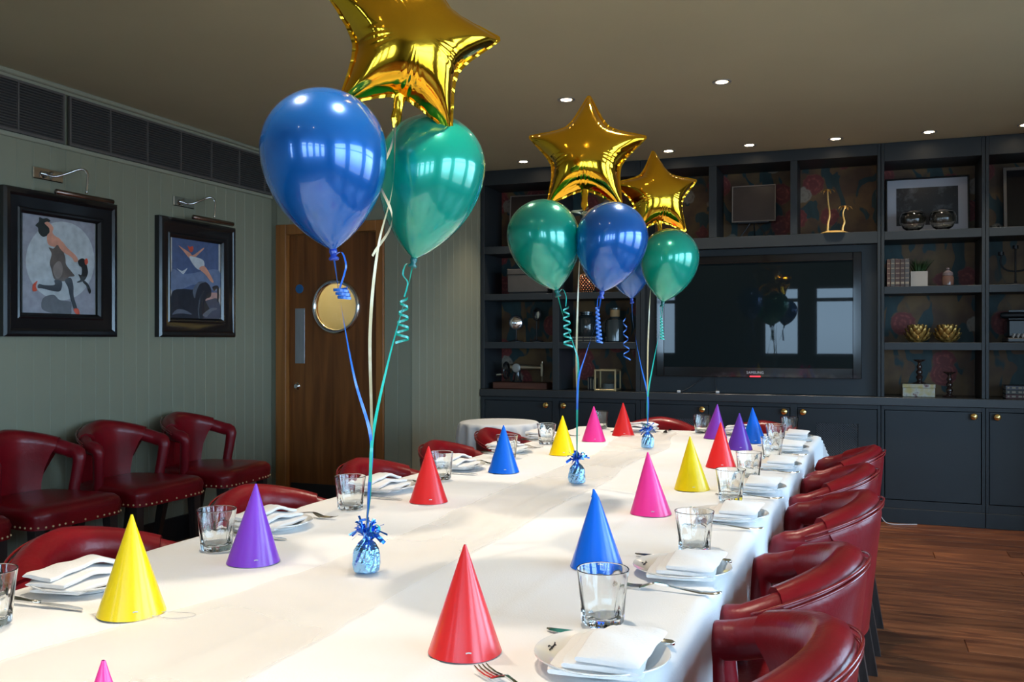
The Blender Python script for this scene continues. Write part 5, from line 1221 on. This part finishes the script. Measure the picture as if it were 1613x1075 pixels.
# right shelves: row of old books, plant, jar
cols = ((0.06, 0.022, 0.010), (0.05, 0.046, 0.04), (0.038, 0.014, 0.009), (0.034, 0.016, 0.011), (0.045, 0.038, 0.036)); x = 0.186
for i, (th_, h_) in enumerate(((0.024, 0.182), (0.028, 0.186), (0.032, 0.184), (0.028, 0.182), (0.030, 0.184))):
    nm = ('first', 'second', 'third', 'fourth', 'fifth')[i]
    q = thing('book', 'old leather book with gilt bands, %s from the left before the plant' % nm, 'book', (x+th_/2, 6.725, SH['b']), 0, 'old books standing on the right shelves'); cm = pm('book_leather', cols[i], 0.45)
    B('spine', -th_/2+0.0006, th_/2-0.0006, -0.065, -0.061, 0, h_, cm, q, 0.0015); B('board', -th_/2+0.0006, -th_/2+0.003, -0.061, 0.06, 0, h_, cm, q); B('board', th_/2-0.003, th_/2-0.0006, -0.061, 0.06, 0, h_, cm, q); B('pages', -th_/2+0.003, th_/2-0.003, -0.061, 0.055, 0.004, h_-0.004, 'paper', q)
    for z in (0.022, 0.055, 0.088, 0.121, 0.154): B('gilt_band', -th_/2+0.004, th_/2-0.004, -0.0656, -0.065, z-(0.006 if z == 0.022 else 0.002), z+(0.008 if z == 0.022 else 0.003), 'gilt', q)
    x += th_
q = thing('potted_plant', 'green grassy plant in a square white pot beside the old books', 'plant', (0.388, 6.735, SH['b']))
k = MB(); w_ = 0.052
k.box(-w_, w_, -w_, w_, 0, 0.004).box(-w_, w_, -w_, -w_+0.005, 0.004, 0.100).box(-w_, w_, w_-0.005, w_, 0.004, 0.100).box(-w_, -w_+0.005, -w_+.005, w_-.005, 0.004, 0.100).box(w_-0.005, w_, -w_+.005, w_-.005, 0.004, 0.100)
k.obj('pot', pm('white_ceramic_pot', (0.28, 0.25, 0.21), 0.4), q, smooth=0); MB().box(-w_+.006, w_-.006, -w_+.006, w_-.006, 0.07, 0.088).obj('soil', pm('soil', (0.02, 0.014, 0.01), 0.9), q, smooth=0)
lf = MB(); rr_ = random.Random(4)
for i in range(150):
    a = rr_.uniform(0, 2*pi); r0 = rr_.uniform(0, 0.038); L = rr_.uniform(0.06, 0.115); sp = rr_.uniform(0.15, 0.65); p0 = Vector((r0*cos(a), r0*sin(a), 0.088)); d = Vector((cos(a)*sp, sin(a)*sp, 1)).normalized()
    lf.ribbon([p0, p0+d*L*0.5, p0+d*L+Vector((cos(a), sin(a), -0.3))*0.012], [0.004, 0.005, 0.001], twist=rr_.uniform(-1, 1), side=(-sin(a), cos(a), 0))
f_ = lf.obj('leaves', pm('dark_green_leaves', (0.018, 0.055, 0.012), 0.5), q, smooth=0); f_['kind'] = 'stuff'
q = thing('lidded_jar', 'small reddish-brown lidded jar right of the potted plant', 'jar', (0.565, 6.72, SH['b']))
MB().lathe([(0.0001, 0), (0.030, 0), (0.036, 0.006), (0.037, 0.055), (0.030, 0.068), (0.0001, 0.068)], 28).obj('jar_body', pm('amber_glass_jar', (0.10, 0.055, 0.045), 0.2, coat=0.5), q); MB().lathe([(0.0001, 0.068), (0.033, 0.068), (0.031, 0.088), (0.016, 0.100), (0.008, 0.104), (0.011, 0.112), (0.008, 0.120), (0.0001, 0.122)], 28).obj('lid', pm('amber_lid', (0.11, 0.09, 0.10), 0.15, coat=0.6), q)
# gold artichokes
M['matt_gold'] = pm('matt_gold', (0.60, 0.36, 0.10), 0.38, metal=0.7)
leafm = MB(); sec = []
for i in range(6):
    v = i/5; wv = 0.018*sin(pi*(0.12+0.80*v))**0.8*(1-0.25*v); cz = 0.052*v; oy_ = -0.012*sin(v*pi*0.75)-0.004*v**3; sec += [(-wv, oy_+0.004, cz), (0, oy_-0.003, cz), (wv, oy_+0.004, cz), (0, oy_+0.003, cz)]
fs = [(4*i+j, 4*i+(j+1) % 4, 4*i+4+(j+1) % 4, 4*i+4+j) for i in range(5) for j in range(4)]+[(0, 3, 2, 1), (20, 21, 22, 23)]
LEAF = leafm.add(sec, fs).mesh('artichoke_leaf', 'matt_gold', 60)
def artichoke(x, label):
    q = thing('artichoke_holder', label, 'ornament', (x, 6.79, SH['a']), 0, 'gold artichoke ornaments')
    MB().lathe([(0.0001, 0), (0.030, 0), (0.046, 0.016), (0.056, 0.045), (0.050, 0.080), (0.034, 0.100), (0.026, 0.100), (0.026, 0.07), (0.0001, 0.07)], 24).obj('heart', 'matt_gold', q)
    for row, (z, r_, n_, tl, sc) in enumerate(((0.006, 0.036, 9, 42, 0.95), (0.026, 0.050, 10, 30, 1.0), (0.048, 0.053, 10, 16, 1.0), (0.068, 0.046, 9, 4, 0.95), (0.080, 0.036, 7, -8, 0.8))):
        for j in range(n_):
            a = 2*pi*(j+0.5*(row % 2))/n_
            l_ = link('leaf', LEAF, q); l_.matrix_local = Matrix.Translation((0, 0, z)) @ Matrix.Rotation(a, 4, 'Z') @ Matrix.Translation((0, -r_, 0)) @ Matrix.Rotation(R(tl), 4, 'X') @ Matrix.Scale(sc, 4)
artichoke(0.383, 'gold artichoke candle holder, left of the pair'); artichoke(0.567, 'gold artichoke candle holder, right of the pair')
# floral box and the turned candlesticks
q = thing('floral_box', 'cream box with a floral print below the turned candlestick', 'box', (0.388, 6.79, SH['w']))
fm = pm('floral_box_print', (0.42, 0.37, 0.28), 0.45); n_ = fm.node_tree.nodes; l_ = fm.node_tree.links
tc = n_.new('ShaderNodeTexCoord'); nz = n_.new('ShaderNodeTexNoise'); nz.inputs['Scale'].default_value = 22; nz.inputs['Detail'].default_value = 3; cr = n_.new('ShaderNodeValToRGB')
cr.color_ramp.elements[0].position = 0.34; cr.color_ramp.elements[0].color = (0.10, 0.022, 0.018, 1); cr.color_ramp.elements[1].position = 0.45; cr.color_ramp.elements[1].color = (0.42, 0.38, 0.31, 1); e_ = cr.color_ramp.elements.new(0.66); e_.color = (0.40, 0.30, 0.10, 1)
l_.new(tc.outputs['Object'], nz.inputs[0]); l_.new(nz.outputs[0], cr.inputs[0]); l_.new(cr.outputs[0], n_['Principled BSDF'].inputs['Base Color'])
B('box_body', -0.100, 0.100, -0.07, 0.07, 0, 0.060, fm, q, 0.002); B('lid', -0.102, 0.102, -0.072, 0.072, 0.061, 0.086, fm, q, 0.002)
M['turned'] = pm('dark_turned_wood', (0.035, 0.018, 0.014), 0.18, coat=0.5)
def candlestick(x, z, H, label):
    q = thing('candlestick', label, 'candlestick', (x, 6.79, z), 0, 'dark turned candlesticks')
    s = H/0.172; P = [(0.0001, 0), (0.042, 0), (0.044, 0.005), (0.022, 0.012), (0.013, 0.022), (0.020, 0.034), (0.023, 0.044), (0.018, 0.055), (0.012, 0.060), (0.019, 0.070), (0.022, 0.080), (0.017, 0.092), (0.011, 0.098), (0.017, 0.108), (0.018, 0.118), (0.012, 0.130), (0.010, 0.142), (0.018, 0.150)]
    MB().lathe([(r, zz*s) for r, zz in P]+[(0.0001, 0.150*s)], 24).obj('stem', 'turned', q)
    MB().lathe([(0.0001, 0.150*s), (0.020, 0.150*s), (0.038, 0.160*s), (0.040, 0.165*s), (0.036, 0.165*s), (0.018, 0.157*s), (0.0001, 0.157*s)], 24).obj('drip_pan', 'turned', q)
candlestick(0.395, SH['w']+0.0865, 0.170, 'dark turned candlestick standing on the cream floral box'); candlestick(0.580, SH['w'], 0.176, 'dark turned candlestick standing on the worktop beside the floral box')
for i, (h_, cl_, lb) in enumerate(((0.028, (0.085, 0.02, 0.018), 'red-brown book at the bottom of the lying stack, right end'), (0.028, (0.035, 0.034, 0.03), 'dark grey book in the middle of the lying stack, right end'), (0.028, (0.06, 0.058, 0.075), 'slate book on top of the lying stack, right end'))):
    lying_book(1.02, 6.80, SH['w']+0.0285*i, 0.225, 0.15, h_, cl_, lb, 'lying books at the right end', 7)
# candle stand and old camera on the right end shelves
q = thing('candle_stand', 'black three-armed candle stand on the right end shelves', 'candlestick', (0.975, 6.80, SH['b']))
MB().lathe([(0.0001, 0), (0.055, 0), (0.055, 0.008), (0.010, 0.016), (0.006, 0.03), (0.006, 0.15), (0.0001, 0.152)], 20).obj('stem', 'black', q)
for x, h_ in ((-0.085, 0.20), (0.0, 0.24), (0.085, 0.20)):
    MB().tube(bez([(0, 0, 0.09), (x*0.6, 0, 0.10), (x, 0, 0.14), (x, 0, h_)], 6), 0.006, 8).lathe([(0.0001, h_-0.002), (0.018, h_), (0.018, h_+0.022), (0.0001, h_+0.022)], 14, (x, 0, 0)).obj('arm', 'black', q)
q = thing('old_typewriter', 'black old typewriter partly seen at the right picture edge', 'typewriter', (1.045, 6.80, SH['a']))
B('body', -0.125, 0.125, -0.06, 0.11, 0.03, 0.150, 'old_iron', q, 0.012); B('base', -0.135, 0.135, -0.13, 0.12, 0.0, 0.029, 'old_iron', q, 0.006); MB().tube([(-0.15, 0.06, 0.180), (-0.13, 0.06, 0.180), (0.13, 0.06, 0.180), (0.15, 0.06, 0.180)], [0.014, 0.022, 0.022, 0.014], 16).obj('platen', 'black', q)
B('paper_rest', -0.10, 0.10, 0.075, 0.082, 0.150, 0.215, 'old_iron', q, 0.001)
for r_ in range(3):
    for c_ in range(8): MB().lathe([(0.0001, 0.012), (0.010, 0.012), (0.011, 0.009), (0.004, 0.008), (0.004, 0)], 10, (-0.098+0.027*c_+0.006*r_, -0.115+0.020*r_, 0.029+0.008*r_)).obj('key', 'brushed', q)
